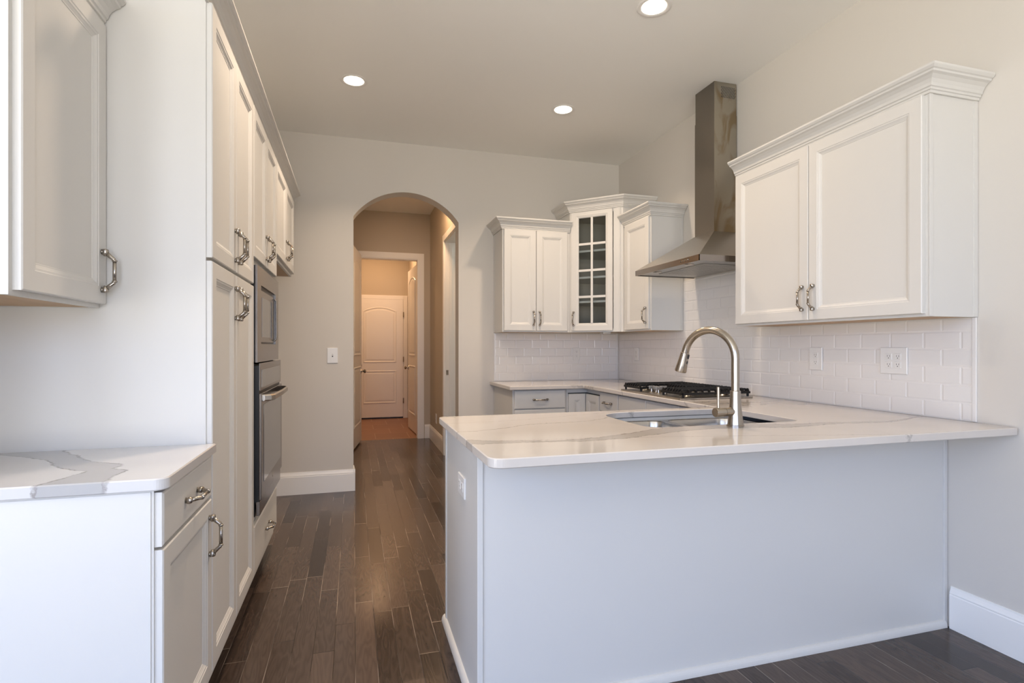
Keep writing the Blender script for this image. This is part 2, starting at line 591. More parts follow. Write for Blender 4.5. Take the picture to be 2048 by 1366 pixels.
def tube(bm, pts, radii, seg=12, caps=True):
    pts = [Vector(p) for p in pts]
    if isinstance(radii, (int, float)):
        radii = [radii] * len(pts)
    rings = []
    up = None
    for i, p in enumerate(pts):
        d = (pts[min(i + 1, len(pts) - 1)] - pts[max(i - 1, 0)])
        if d.length < 1e-9:
            d = Vector((0, 0, 1))
        d.normalize()
        if up is None:
            up = d.orthogonal().normalized()
        up = (up - d * up.dot(d))
        if up.length < 1e-6:
            up = d.orthogonal()
        up.normalize()
        w = d.cross(up)
        rings.append([bm.verts.new(p + radii[i] * (math.cos(2 * PI * k / seg) * up + math.sin(2 * PI * k / seg) * w)) for k in range(seg)])
    for a, b_ in zip(rings, rings[1:]):
        for k in range(seg):
            bm.faces.new((a[k], a[(k + 1) % seg], b_[(k + 1) % seg], b_[k]))
    if caps:
        bm.faces.new(rings[0])
        bm.faces.new(rings[-1])
    return bm


def arc_pts(cx, cy, r, a0, a1, n):
    return [(cx + r * math.cos(a0 + (a1 - a0) * i / n), cy + r * math.sin(a0 + (a1 - a0) * i / n)) for i in range(n + 1)]


def round_poly(pts, radii, n=8):
    out = []
    k = len(pts)
    for i, p in enumerate(pts):
        r = radii[i] if not isinstance(radii, (int, float)) else radii
        p = Vector(p)
        if r <= 0:
            out.append(tuple(p))
            continue
        a = (Vector(pts[i - 1]) - p).normalized()
        c = (Vector(pts[(i + 1) % k]) - p).normalized()
        ang = a.angle(c)
        t = r / math.tan(ang / 2)
        s, e = p + a * t, p + c * t
        mid = p + (a + c).normalized() * (r / math.sin(ang / 2))
        v0, v1 = s - mid, e - mid
        a0 = math.atan2(v0.y, v0.x)
        a1 = math.atan2(v1.y, v1.x)
        while a1 - a0 > PI:
            a1 -= 2 * PI
        while a1 - a0 < -PI:
            a1 += 2 * PI
        out += arc_pts(mid.x, mid.y, r, a0, a1, n)
    return out


def offset_poly(pts, d):
    """positive d shrinks a counter-clockwise polygon"""
    k = len(pts)
    area = sum(pts[i][0] * pts[(i + 1) % k][1] - pts[(i + 1) % k][0] * pts[i][1] for i in range(k))
    sgn = 1 if area > 0 else -1
    out = []
    for i in range(k):
        p0, p1, p2 = Vector(pts[i - 1]), Vector(pts[i]), Vector(pts[(i + 1) % k])
        e0, e1 = (p1 - p0), (p2 - p1)
        if e0.length < 1e-9 or e1.length < 1e-9:
            out.append(tuple(p1))
            continue
        e0.normalize()
        e1.normalize()
        n0 = Vector((-e0.y, e0.x)) * sgn
        n1 = Vector((-e1.y, e1.x)) * sgn
        m = n0 + n1
        m = m / max(1e-6, m.length_squared) * 2
        out.append(tuple(p1 + m * d))
    return out


def slab(bm, outer, holes, z0, z1, ch=0.003):
    """worktop: polygon with holes, eased top and bottom edges"""
    topE, botE = [], []
    for poly, s in [(outer, 1)] + [(h, -1) for h in holes]:
        rings = []
        for z, ins in ((z0, ch * s), (z0 + ch, 0), (z1 - ch, 0), (z1, ch * s)):
            q = offset_poly(poly, ins)
            rings.append([bm.verts.new((x, y, z)) for x, y in q])
        n = len(poly)
        for a, b_ in zip(rings, rings[1:]):
            for i in range(n):
                bm.faces.new((a[i], a[(i + 1) % n], b_[(i + 1) % n], b_[i]))
        topE += [bm.edges.get((rings[-1][i], rings[-1][(i + 1) % n])) for i in range(n)]
        botE += [bm.edges.get((rings[0][i], rings[0][(i + 1) % n])) for i in range(n)]
    bmesh.ops.triangle_fill(bm, use_beauty=True, use_dissolve=False, edges=topE)
    bmesh.ops.triangle_fill(bm, use_beauty=True, use_dissolve=False, edges=botE)
    return bm


PROFILE = [(0.0, -0.003), (0.003, 0.0), (0.052, 0.0), (0.0545, -0.002), (0.060, -0.0025), (0.0625, -0.0045),
           (0.070, -0.0085), (0.073, -0.0088), (0.0745, -0.0105)]
FLAT = [(0.0, -0.004), (0.004, -0.001), (0.007, 0.0)]


def front(O, u, n, w, h, t=0.02, prof=PROFILE):
    """cabinet door or drawer front: O = lower corner on the OUTER face, u along the width, n outwards"""
    bm = bmesh.new()
    O, u, n = Vector(O), Vector(u).normalized(), Vector(n).normalized()
    z = Vector((0, 0, 1))

    def ring(ins, dep):
        return [bm.verts.new(O + u * a + z * b_ + n * dep) for a, b_ in ((ins, ins), (w - ins, ins), (w - ins, h - ins), (ins, h - ins))]
    rings = [ring(0, -t)] + [ring(i, d) for i, d in prof]
    bm.faces.new(rings[0])
    for a, b_ in zip(rings, rings[1:]):
        for i in range(4):
            bm.faces.new((a[i], a[(i + 1) % 4], b_[(i + 1) % 4], b_[i]))
    bm.faces.new(rings[-1])
    return bm


def crown(path, z0, side, H=0.09, P=0.07, bm=None):
    """crown moulding swept along path (XY polyline); side=+1 projects to the left of travel, -1 to the right"""
    if bm is None:
        bm = bmesh.new()
    k = H / 0.09
    q = P / 0.07
    prof = [(0.0, 0.0), (0.010, 0.0), (0.011, 0.010), (0.016, 0.012), (0.017, 0.020), (0.022, 0.023), (0.025, 0.034), (0.032, 0.047),
            (0.044, 0.058), (0.055, 0.063), (0.057, 0.070), (0.063, 0.073), (0.068, 0.079), (0.070, 0.082), (0.070, 0.090), (0.0, 0.090)]
    P2 = [Vector(p) for p in path]
    cols = []
    for i, p in enumerate(P2):
        def nrm(a, b_):
            d = (b_ - a).normalized()
            return Vector((-d.y, d.x)) * side
        if i == 0:
            m = nrm(P2[0], P2[1])
        elif i == len(P2) - 1:
            m = nrm(P2[-2], P2[-1])
        else:
            n0, n1 = nrm(P2[i - 1], p), nrm(p, P2[i + 1])
            m = (n0 + n1)
            m = m / m.length_squared * 2
        cols.append([bm.verts.new((p.x + m.x * o * q, p.y + m.y * o * q, z0 + z * k)) for o, z in prof])
    np_ = len(prof)
    for a, b_ in zip(cols, cols[1:]):
        for i in range(np_):
            bm.faces.new((a[i], a[(i + 1) % np_], b_[(i + 1) % np_], b_[i]))
    bm.faces.new(cols[0])
    bm.faces.new(cols[-1])
    return bm


def baseboard(bm, a, b_, n, H=0.185, T=0.014):
    """board along a->b (XY) projecting along n, with a moulded cap"""
    a, b_, n = Vector(a), Vector(b_), Vector(n)
    prof = [(0, 0), (T, 0), (T, H - 0.038), (T - 0.002, H - 0.034), (T - 0.001, H - 0.028), (T - 0.004, H - 0.020), (T - 0.008, H - 0.008), (T - 0.009, H), (0, H)]
    A = [bm.verts.new((a.x + n.x * o, a.y + n.y * o, z)) for o, z in prof]
    Z = [bm.verts.new((b_.x + n.x * o, b_.y + n.y * o, z)) for o, z in prof]
    k = len(prof)
    for i in range(k):
        bm.faces.new((A[i], A[(i + 1) % k], Z[(i + 1) % k], Z[i]))
    bm.faces.new(A)
    bm.faces.new(Z)
    return bm


# ------------------------------------------------------------------ cabinet pull (built once, copied)
def pull_mesh():
    bm = bmesh.new()
    for s in (-1, 1):
        tube(bm, [(s * 0.068, 0, 0.010), (s * 0.0665, 0, 0.010), (s * 0.062, 0, 0.010), (s * 0.052, 0, 0.010), (s * 0.046, 0, 0.011)],
             [0.004, 0.0085, 0.0095, 0.0085, 0.0045], 12)
        tube(bm, [(s * 0.059, 0, 0.0), (s * 0.059, 0, 0.006)], [0.0085, 0.0065], 12)
        tube(bm, [(s * 0.056, 0, 0.012), (s * 0.044, 0, 0.024), (s * 0.037, 0, 0.032), (s * 0.031, 0, 0.0345)], [0.0070, 0.0062, 0.0058, 0.0056], 12)
        tube(bm, [(s * 0.035, 0, 0.0345), (s * 0.034, 0, 0.0345), (s * 0.030, 0, 0.0345), (s * 0.029, 0, 0.0345)], [0.0056, 0.0074, 0.0074, 0.0056], 12)
    tube(bm, [(-0.033, 0, 0.0345), (0.033, 0, 0.0345)], 0.0054, 12)
    bmesh.ops.recalc_face_normals(bm, faces=bm.faces)
    me = bpy.data.meshes.new('pull')
    bm.to_mesh(me)
    bm.free()
    me.materials.append(M['nickel'])
    for p in me.polygons:
        p.use_smooth = True
    return me


PULL = pull_mesh()


def pull(parent, pos, n, vertical=True):
    """pull on a door/drawer face at pos, n = outward normal (horizontal)"""
    n = Vector(n).normalized()
    x = Vector((0, 0, 1)) if vertical else Vector((-n.y, n.x, 0))
    y = n.cross(x)
    o = bpy.data.objects.new('handle', PULL)
    o.parent = parent
    o.location = Vector(pos) - wloc(parent)
    o.rotation_euler = Matrix((x, y, n)).transposed().to_euler()
    C.objects.link(o)
    return o


def carcass(bm, x0, x1, y0, y1, z0, z1, face, fw=0.035):
    """box of panels; face in '+x','-x','-y' gives the side with the face frame"""
    t = 0.016
    q = [(x0, y0), (x1, y0), (x1, y1), (x0, y1)]
    i = [(x0 + t, y0 + t), (x1 - t, y0 + t), (x1 - t, y1 - t), (x0 + t, y1 - t)]
    ring = lambda p, z: [bm.verts.new((a, b_, z)) for a, b_ in p]
    rs = [ring(q, z1), ring(q, z0), ring(i, z0), ring(i, z1 - t)]
    for a, b_ in zip(rs, rs[1:]):
        for k in range(4):
            bm.faces.new((a[k], a[(k + 1) % 4], b_[(k + 1) % 4], b_[k]))
    bm.faces.new(rs[0])
    bm.faces.new(rs[-1])
    return bm


# ------------------------------------------------------------------ room dimensions
XL, XR, YB, YB2, ZC = -1.075, 2.535, 4.885, 5.045, 3.045
HX, HY, HY2 = 1.005, 7.42, 7.54          # hall right wall, cased wall
FY = 9.65                                # far room's back wall
XO, ZO = 2.70, ZC + 0.1


def xz(y0, y1, pts, bm=None):
    return prism(bm or bmesh.new(), pts, lambda u, v, t: (u, t, v), y0, y1)


def yz(x0, x1, pts, bm=None):
    return prism(bm or bmesh.new(), pts, lambda u, v, t: (t, u, v), x0, x1)


def frame_pts(a0, a1, z1, d0, d1, dz):
    """wall outline with a door opening from the floor"""
    return [(a0, 0), (d0, 0), (d0, dz), (d1, dz), (d1, 0), (a1, 0), (a1, z1), (a0, z1)]


struct('floor', B(XW - 0.1, XO, REAR - 0.15, HY + 0.03, -0.05, 0.0), M['floor'])
struct('floor_far_room', B(XL - 0.1, XO, HY + 0.03, FY + 0.15, -0.05, -0.001), M['clay'])
struct('ceiling', B(XW - 0.1, XO, REAR - 0.15, FY + 0.15, ZC, ZO), M['ceil'])
bm = B(XL - 0.1, XL, 1.42, YB, 0, ZC)
box(bm, XW, XL - 0.1, 1.42, 1.52, 0, ZC)
struct('wall_left', bm, M['wall'])
bm = bmesh.new()
ys = [REAR] + [v for w in WINL for v in (w[0], w[1])] + [1.52]
for i in range(0, len(ys), 2):
    box(bm, XW - 0.15, XW, ys[i], ys[i + 1], 0, ZC)
for w in WINL:
    box(bm, XW - 0.15, XW, w[0], w[1], 0, w[2])
    box(bm, XW - 0.15, XW, w[0], w[1], w[3], ZC)
struct('wall_living_left', bm, M['wall'])
struct('wall_right', B(XR, XO, REAR, YB2, 0, ZC), M['wall'])

# back wall with the arched opening
ax0, ax1, zs, za = 0.0, 0.92, 2.372, 2.612
hw = (ax1 - ax0) / 2
R = (hw * hw + (za - zs) ** 2) / (2 * (za - zs))
cz = za - R
a_s = math.atan2(zs - cz, -hw)
a_e = math.atan2(zs - cz, hw)
arch = arc_pts((ax0 + ax1) / 2, cz, R, a_s, a_e, 32)
struct('wall_back', xz(YB, YB2, [(XL, 0), (ax0, 0)] + arch + [(ax1, 0), (XR, 0), (XR, ZC), (XL, ZC)]), M['wall'], smooth=True)

# rear wall with three windows (behind the camera)
bm = bmesh.new()
xs = [XW - 0.15] + [v for w in WIN for v in (w[0], w[1])] + [XO]
for i in range(0, len(xs), 2):
    box(bm, xs[i], xs[i + 1], REAR - 0.15, REAR, 0, ZC)
for w in WIN:
    box(bm, w[0], w[1], REAR - 0.15, REAR, 0, w[2])
    box(bm, w[0], w[1], REAR - 0.15, REAR, w[3], ZC)
struct('wall_rear', bm, M['wall'])
for i, (x0, x1, z0, z1) in enumerate(WIN):
    bm = bmesh.new()
    y0, y1 = REAR - 0.10, REAR - 0.05
    for a in ((x0, x0 + 0.05, z0, z1), (x1 - 0.05, x1, z0, z1), (x0, x1, z0, z0 + 0.05), (x0, x1, z1 - 0.05, z1), (x0, x1, (z0 + z1) / 2 - 0.025, (z0 + z1) / 2 + 0.025)):
        box(bm, a[0], a[1], y0, y1, a[2], a[3])
    struct('window_%d' % (i + 1), bm, M['trim'])

# hall walls, far room
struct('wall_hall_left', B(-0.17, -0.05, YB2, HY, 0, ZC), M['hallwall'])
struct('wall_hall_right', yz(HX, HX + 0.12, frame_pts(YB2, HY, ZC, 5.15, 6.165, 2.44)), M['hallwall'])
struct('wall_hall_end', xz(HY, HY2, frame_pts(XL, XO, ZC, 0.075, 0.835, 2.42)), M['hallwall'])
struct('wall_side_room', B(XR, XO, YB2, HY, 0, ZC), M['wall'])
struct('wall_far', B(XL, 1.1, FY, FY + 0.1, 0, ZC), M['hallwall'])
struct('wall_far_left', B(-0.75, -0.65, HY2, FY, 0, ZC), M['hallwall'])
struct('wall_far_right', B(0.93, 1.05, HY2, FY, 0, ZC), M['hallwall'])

# baseboards
bm = baseboard(bmesh.new(), (-1.07, YB), (ax0 + 0.014, YB), (0, -1))
baseboard(bm, (ax0, YB - 0.014), (ax0, YB2), (1, 0))
struct('baseboard_back', bm, M['trim'])
bm = baseboard(bmesh.new(), (ax1, YB), (1.24, YB), (0, -1))
baseboard(bm, (ax1, YB - 0.014), (ax1, YB2), (-1, 0))
struct('baseboard_arch', bm, M['trim'])
struct('baseboard_right', baseboard(bmesh.new(), (XR, REAR), (XR, 1.755), (-1, 0)), M['trim'])
bm = baseboard(bmesh.new(), (HX, 6.25), (HX, HY), (-1, 0))
baseboard(bm, (0.93, HY), (HX, HY), (0, -1))
struct('baseboard_hall', bm, M['trim'])
struct('baseboard_far', baseboard(bmesh.new(), (0.93, HY2), (0.93, FY), (-1, 0)), M['trim'])


# casings
def casing(bm, d0, d1, dz, w, plane, t, axis, sgn):
    """mitre-look casing round an opening; plane = wall face coordinate, sgn = outwards"""
    for (a0, a1, z0, z1) in ((d0 - w, d0, 0, dz + w), (d1, d1 + w, 0, dz + w), (d0, d1, dz, dz + w)):
        for k, (ins, tt) in enumerate(((0.0, t * 0.6), (0.012, t))):
            b0 = a0 + ins if a0 < d0 or a0 == d0 else a0
            lo, hi = plane, plane + sgn * tt
            aa0, aa1, zz0, zz1 = a0, a1, z0, z1
            if k:
                if a1 <= d0:
                    aa0, aa1, zz1 = a0 + 0.006, a1 - 0.010, z1 - 0.006
                elif a0 >= d1:
                    aa0, aa1, zz1 = a0 + 0.010, a1 - 0.006, z1 - 0.006
                else:
                    zz0, zz1 = z0 + 0.010, z1 - 0.006
                    aa0, aa1 = a0 - 0.012, a1 + 0.012
            if axis == 'y':
                box(bm, aa0, aa1, lo, hi, zz0, zz1)
            else:
                box(bm, lo, hi, aa0, aa1, zz0, zz1)
    return bm


bm = casing(bmesh.new(), 0.075, 0.835, 2.42, 0.085, HY, 0.018, 'y', -1)
box(bm, 0.070, 0.078, HY, HY2, 0, 2.42)
box(bm, 0.832, 0.840, HY, HY2, 0, 2.42)
box(bm, 0.07, 0.84, HY, HY2, 2.415, 2.425)
struct('trim_1', bm, M['trim'])
bm = casing(bmesh.new(), 5.15, 6.165, 2.44, 0.085, HX, 0.018, 'x', -1)
box(bm, HX, HX + 0.125, 6.155, 6.167, 0, 2.44)
box(bm, HX + 0.045, HX + 0.080, 6.143, 6.157, 0, 2.42)
box(bm, HX, HX + 0.125, 5.148, 5.160, 0, 2.44)
box(bm, HX, HX + 0.125, 5.15, 6.165, 2.43, 2.442)
struct('trim_2', bm, M['trim'])
sp = tag(part('strike_plate', B(HX + 0.010, HX + 0.036, 6.152, 6.1555, 0.92, 0.975, bev=0.001), M['nickel']),
         'small metal latch strike plate on the white door jamb beside the arch', 'strike plate')
bm = casing(bmesh.new(), 0.035, 0.835, 2.06, 0.075, FY, 0.016, 'y', -1)
struct('trim_3', bm, M['trim'])


# two-panel arch-top hall doors
def hall_door(name, hinge, ang, w, h, t, zb, label=None, knob_sides=(1,), face_sides=(1, -1)):
    """slab from the hinge line in direction ang; panels on both faces"""
    u = Vector((math.cos(ang), math.sin(ang), 0))
    n = Vector((-u.y, u.x, 0))
    O = Vector((hinge[0], hinge[1], zb))
    Z = Vector((0, 0, 1))

    def W(a, z, d):
        return O + u * a + Z * z + n * d
    bm = bmesh.new()
    prism(bm, [(0, 0), (w, 0), (w, h), (0, h)], lambda a, z, d: W(a, z, d), -t / 2, t / 2)
    d_ = part(name, bm, M['trim'], None, False, 'structure', origin=O)
    st = 0.115
    for s in face_sides:
        zlo = 0.24
        mid = h * 0.43
        for k, (z0, z1, arched) in enumerate(((zlo, mid - 0.07, False), (mid + 0.07, h - 0.13, True))):
            pts = [(st, z0), (w - st, z0)]
            if arched:
                rise = 0.07
                hw_ = w / 2 - st
                R_ = (hw_ ** 2 + rise ** 2) / (2 * rise)
                zc_ = z1 - R_
                a0 = math.atan2(z1 - rise - zc_, hw_)
                pts += arc_pts(w / 2, zc_, R_, a0, PI - a0, 16)
            else:
                pts += [(w - st, z1), (st, z1)]
            bm = bmesh.new()
            rings = []
            for ins, dep in ((0, 0.0), (0.006, 0.007), (0.014, 0.0075), (0.026, 0.001), (0.038, 0.001), (0.055, 0.005)):
                q = offset_poly(pts, ins)
                rings.append([bm.verts.new(W(a, z, s * (t / 2 + dep))) for a, z in q])
            kk = len(pts)
            for a_, b_ in zip(rings, rings[1:]):
                for i in range(kk):
                    bm.faces.new((a_[i], a_[(i + 1) % kk], b_[(i + 1) % kk], b_[i]))
            bm.faces.new(rings[-1])
            part('panel', bm, M['trim'], d_)
    for s in knob_sides:
        bm = bmesh.new()
        c = W(w - 0.065, 0.925 - zb, 0)
        nn = n * s
        pts = [c + nn * v for v in (t / 2, t / 2 + 0.008, t / 2 + 0.010, t / 2 + 0.032, t / 2 + 0.038, t / 2 + 0.048, t / 2 + 0.060, t / 2 + 0.066)]
        tube(bm, pts, [0.032, 0.030, 0.012, 0.011, 0.020, 0.027, 0.022, 0.006], 20)
        part('knob', bm, M['nickel'], d_, smooth=True)
    return d_, W


# door 1: leaf standing ajar on the left of the hall; door 2: open leaf in the far room; door 3: closed far door
a1 = math.atan2(7.40 - 6.60, 0.080 + 0.035)
d1, _ = hall_door('door_1', (-0.030, 6.60), a1, 0.80, 2.42, 0.036, 0.022, knob_sides=(-1,), face_sides=(-1,))
d2, W2 = hall_door('door_2', (0.868, 7.66), math.atan2(0.80, -0.045), 0.80, 2.38, 0.036, 0.015, knob_sides=(1,), face_sides=(1,))
for z in (0.30, 0.95, 2.10):
    bm = bmesh.new()
    p = W2(-0.004, z, 0.0)
    box(bm, p.x - 0.016, p.x + 0.016, p.y - 0.004, p.y + 0.001, p.z - 0.045, p.z + 0.045, bev=0.0015)
    tube(bm, [p + Vector((0.018, -0.002, -0.046)), p + Vector((0.018, -0.002, 0.046))], 0.006, 10)
    part('hinge', bm, M['nickel'], d2)
bm = bmesh.new()
p = W2(-0.004, 1.55, 0.0)
box(bm, p.x - 0.010, p.x + 0.012, p.y - 0.012, p.y + 0.001, p.z - 0.045, p.z + 0.045, bev=0.002)
part('latch_plate', bm, M['nickel'], d2)
d3, W3 = hall_door('door_3', (0.832, FY - 0.012), PI, 0.79, 2.035, 0.02, 0.025, knob_sides=(1,), face_sides=(1,))
for z in (0.28, 1.0, 1.78):
    p = W3(0.0, z, 0.012)
    bm = bmesh.new()
    tube(bm, [p + Vector((0.004, -0.006, -0.045)), p + Vector((0.004, -0.006, 0.045))], 0.008, 10)
    part('hinge', bm, M['nickel'], d3)
part('threshold', B(0.04, 0.832, FY - 0.03, FY, 0.0, 0.024), M['toe'], d3)

# ------------------------------------------------------------------ recessed ceiling lamps
CANS = [(1.53, 2.55, 'recessed ceiling light nearest the camera, above the peninsula', 0.6),
        (0.003, 3.83, 'recessed ceiling light over the walkway, left of the other two', 1.0),
        (1.53, 3.85, 'recessed ceiling light in front of the corner cabinets', 1.0),
        (0.003, 2.45, 'recessed ceiling light over the near walkway beside the pantry cabinet', 1.0)]


def can(x, y, label, power, z=ZC, col=CAN_COL):
    r = root('recessed_light', (x, y, z), label, 'ceiling light', 'round recessed lights in the ceiling')
    bm = bmesh.new()
    prof = [(0.088, -0.0005), (0.090, -0.003), (0.086, -0.005), (0.074, -0.004), (0.066, -0.002), (0.064, -0.0005)]
    rings = [[bm.verts.new((x + q * math.cos(2 * PI * i / 48), y + q * math.sin(2 * PI * i / 48), z + dz)) for i in range(48)] for q, dz in prof]
    for a, b_ in zip(rings, rings[1:]):
        for i in range(48):
            bm.faces.new((a[i], a[(i + 1) % 48], b_[(i + 1) % 48], b_[i]))
    part('trim_ring', bm, M['trim'], r, smooth=True)
    bm = bmesh.new()
    bmesh.ops.create_circle(bm, cap_ends=True, segments=48, radius=0.0655, matrix=Matrix.Translation((x, y, z - 0.0022)))
    part('lens', bm, M['lens'], r)
    l = bpy.data.lights.new('lamp', 'AREA')
    l.shape = 'DISK'
    l.size = 0.12
    l.energy = power * CAN_W
    l.spread = math.radians(125)
    l.color = col
    o = bpy.data.objects.new('lamp', l)
    o.parent = r
    o.location = (0, 0, -0.012)
    C.objects.link(o)


for c in CANS:
    can(*c)


def room_lamp(x, y, energy, col, size=0.25):
    l = bpy.data.lights.new('room_lamp', 'AREA')
    l.shape = 'DISK'
    l.size = size
    l.energy = energy
    l.color = col
    o = bpy.data.objects.new('room_lamp', l)
    o.location = (x, y, ZC - 0.03)
    C.objects.link(o)


room_lamp(0.80, 5.75, 17.0, (1.0, 0.62, 0.34))
room_lamp(0.35, 8.7, 24.0, (1.0, 0.60, 0.32))
room_lamp(1.8, 6.2, 22.0, (0.92, 1.0, 0.94))  # unseen lamp added in place of the daylight in the side room

# ------------------------------------------------------------------ LEFT SIDE
XF = -0.449          # door faces
XB = -0.469          # boxes
NX = (1, 0, 0)
UY = (0, 1, 0)
TK = 0.105           # toe kick height


def ydoor(parent, xf, y0, y1, z0, z1, n=NX, prof=PROFILE, name='door', t=0.02):
    """front in a plane X = xf facing n"""
    return part(name, front((xf, y0, z0), UY, n, y1 - y0, z1 - z0, t, prof), M['cab'], parent)


# base cabinet at the left
r = root('base_cabinet', (-0.77, 1.765, 0), 'white base cabinet with one drawer and one door below the left countertop', 'cabinet')
bm = B(XL + 0.002, XB, 1.520, 2.001, 0.0, 0.888)
part('carcass', bm, M['cab'], r)
part('side_stile', B(XL + 0.004, XB - 0.006, 1.5175, 1.5205, 0.0, 0.885), M['cab'], r)
d = ydoor(r, XF, 1.524, 1.998, 0.748, 0.882, prof=FLAT, name='drawer')
pull(d, (XF, 1.765, 0.812), NX, False)
d = ydoor(r, XF, 1.524, 1.998, 0.162, 0.740)
pull(d, (XF, 1.962, 0.628), NX)

ct = part('countertop', slab(bmesh.new(), round_poly([(XL + 0.002, 1.505), (-0.437, 1.505), (-0.437, 2.002), (XL + 0.002, 2.002)], [0, 0.028, 0, 0]), [], 0.890, 0.920), M['quartz2'])
tag(ct, 'short white quartz countertop with grey veins on the left base cabinet', 'countertop')


def upper(name, label, x0, x1, y0, y1, z0, z1, face, group=None):
    r = root(name, ((x0 + x1) / 2, (y0 + y1) / 2, z0), label, 'cabinet', group)
    part('carcass', carcass(bmesh.new(), x0, x1, y0, y1, z0, z1, face), M['cab'], r)
    part('bottom_panel', B(x0 + 0.017, x1 - 0.017, y0 + 0.017, y1 - 0.017, z0 + 0.001, z0 + 0.010), M['ply'], r)
    return r


# upper cabinet at the left
r = upper('upper_cabinet', 'tall single-door white wall cabinet at the left edge above the veined countertop', XL + 0.002, -0.767, 1.532, 2.001, 1.362, 2.262, '+x')
d = ydoor(r, -0.747, 1.547, 1.999, 1.374, 2.250)
pull(d, (-0.747, 1.965, 1.475), NX)
part('crown_moulding', crown([(XL + 0.004, 1.532), (-0.765, 1.532), (-0.765, 2.001)], 2.250, -1), M['cab'], r)

# pantry cabinet
r = root('pantry_cabinet', (-0.77, 2.39, 0), 'full-height white pantry cabinet with four panelled doors left of the ovens', 'cabinet')
part('carcass', B(XL + 0.002, XB, 2.005, 2.788, 0.110, 2.392), M['cab'], r)
part('side_stile', B(XB - 0.032, XB + 0.001, 2.003, 2.0055, 0.112, 2.385), M['cab'], r)
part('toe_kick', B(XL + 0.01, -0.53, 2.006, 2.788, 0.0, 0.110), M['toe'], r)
for (y0, y1, hy) in ((2.008, 2.392, 2.362), (2.396, 2.784, 2.426)):
    d = ydoor(r, XF, y0, y1, 1.537, 2.383)
    pull(d, (XF, hy, 1.640), NX)
    d = ydoor(r, XF, y0, y1, 0.164, 1.526)
    pull(d, (XF, hy, 1.412), NX)
part('crown_moulding', crown([(XB, 1.99), (XB, 2.788)], 2.380, -1, H=0.082, P=0.062), M['cab'], r)

# oven cabinet
r = root('oven_cabinet', (-0.77, 3.18, 0), 'full-height white cabinet that houses the built-in microwave and wall oven', 'cabinet')
bm = bmesh.new()
y0, y1 = 2.790, 3.580
box(bm, XL + 0.002, XB, y0, y0 + 0.020, 0.415, 1.640)
box(bm, XL + 0.002, XB, y1 - 0.012, y1, 0.415, 1.640)
box(bm, XL + 0.002, XB, y0, y1, 1.640, 2.392)
box(bm, XL + 0.002, XB, y0, y1, 0.11, 0.415)
box(bm, XL + 0.002, XL + 0.02, y0 + 0.02, y1 - 0.012, 0.415, 1.640)
part('carcass', bm, M['cab'], r)
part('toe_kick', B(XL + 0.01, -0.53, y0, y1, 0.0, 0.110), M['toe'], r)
for (a, b_, hy) in ((2.794, 3.181, 3.150), (3.185, 3.576, 3.216)):
    d = ydoor(r, XF, a, b_, 1.667, 2.383)
    pull(d, (XF, hy, 1.768), NX)
d = ydoor(r, XF, 2.794, 3.576, 0.165, 0.389, prof=FLAT, name='drawer')
pull(d, (XF, 3.185, 0.277), NX, False)
part('crown_moulding', crown([(XB, 2.789), (XB, 3.580)], 2.380, -1, H=0.082, P=0.062), M['cab'], r)

# cabinet over the fridge space
r = upper('upper_cabinet', 'two-door white wall cabinet over the empty fridge space beside the ovens', XL + 0.002, XB, 3.582, 4.590, 1.792, 2.392, '+x')
for (a, b_, hy) in ((3.586, 4.080, 4.048), (4.084, 4.586, 4.118)):
    d = ydoor(r, XF, a, b_, 1.812, 2.383)
    pull(d, (XF, hy, 1.912), NX)
part('crown_moulding', crown([(XB, 3.581), (XB, 4.590), (XL + 0.004, 4.590)], 2.380, -1, H=0.082, P=0.062), M['cab'], r)

# microwave
r = root('microwave', (-0.70, 3.19, 1.17), 'stainless built-in microwave with trim kit above the wall oven', 'microwave')
part('body', B(-0.90, -0.4485, 2.815, 3.560, 1.168, 1.630), M['black'], r)
bm = bmesh.new()
for a in ((2.812, 3.562, 1.545, 1.632), (2.812, 3.562, 1.166, 1.255), (2.812, 2.923, 1.255, 1.545), (3.440, 3.562, 1.255, 1.545)):
    box(bm, -0.448, -0.438, *a)
part('trim_kit', bm, M['oven'], r)
part('door_frame', B(-0.4475, -0.444, 2.936, 3.378, 1.264, 1.524, bev=0.001), M['oven'], r)
part('door_glass', B(-0.4445, -0.4430, 2.985, 3.335, 1.290, 1.490), M['blackglass'], r)
bm = bmesh.new()
tube(bm, [(-0.440, 3.398, 1.275), (-0.430, 3.398, 1.285), (-0.430, 3.398, 1.505), (-0.440, 3.398, 1.515)], 0.005, 10)
part('handle', bm, M['oven'], r, smooth=True)
part('control_panel', B(-0.4475, -0.445, 3.384, 3.437, 1.262, 1.528), M['black'], r)

# wall oven
r = root('built_in_oven', (-0.70, 3.19, 0.43), 'stainless built-in wall oven below the microwave', 'oven')
part('body', B(-0.95, -0.450, 2.815, 3.565, 0.432, 1.158), M['black'], r)
part('side_trim', B(-0.450, -0.432, 2.818, 3.562, 0.50, 1.150), M['black'], r)
bm = B(-0.432, -0.426, 2.812, 3.568, 1.030, 1.162, bev=0.002)
part('control_panel', bm, M['oven'], r)
part('display', B(-0.4262, -0.4245, 2.860, 3.520, 1.045, 1.130), M['blackglass'], r)
part('door', B(-0.432, -0.420, 2.812, 3.568, 0.510, 1.018, bev=0.003), M['oven'], r)
part('door_glass', B(-0.4205, -0.4185, 2.880, 3.500, 0.585, 0.960), M['blackglass'], r)
bm = bmesh.new()
P_ = [(-0.420, 2.870, 0.992), (-0.392, 2.885, 0.992), (-0.380, 2.93, 0.992), (-0.376, 3.19, 0.992), (-0.380, 3.45, 0.992), (-0.392, 3.495, 0.992), (-0.420, 3.51, 0.992)]
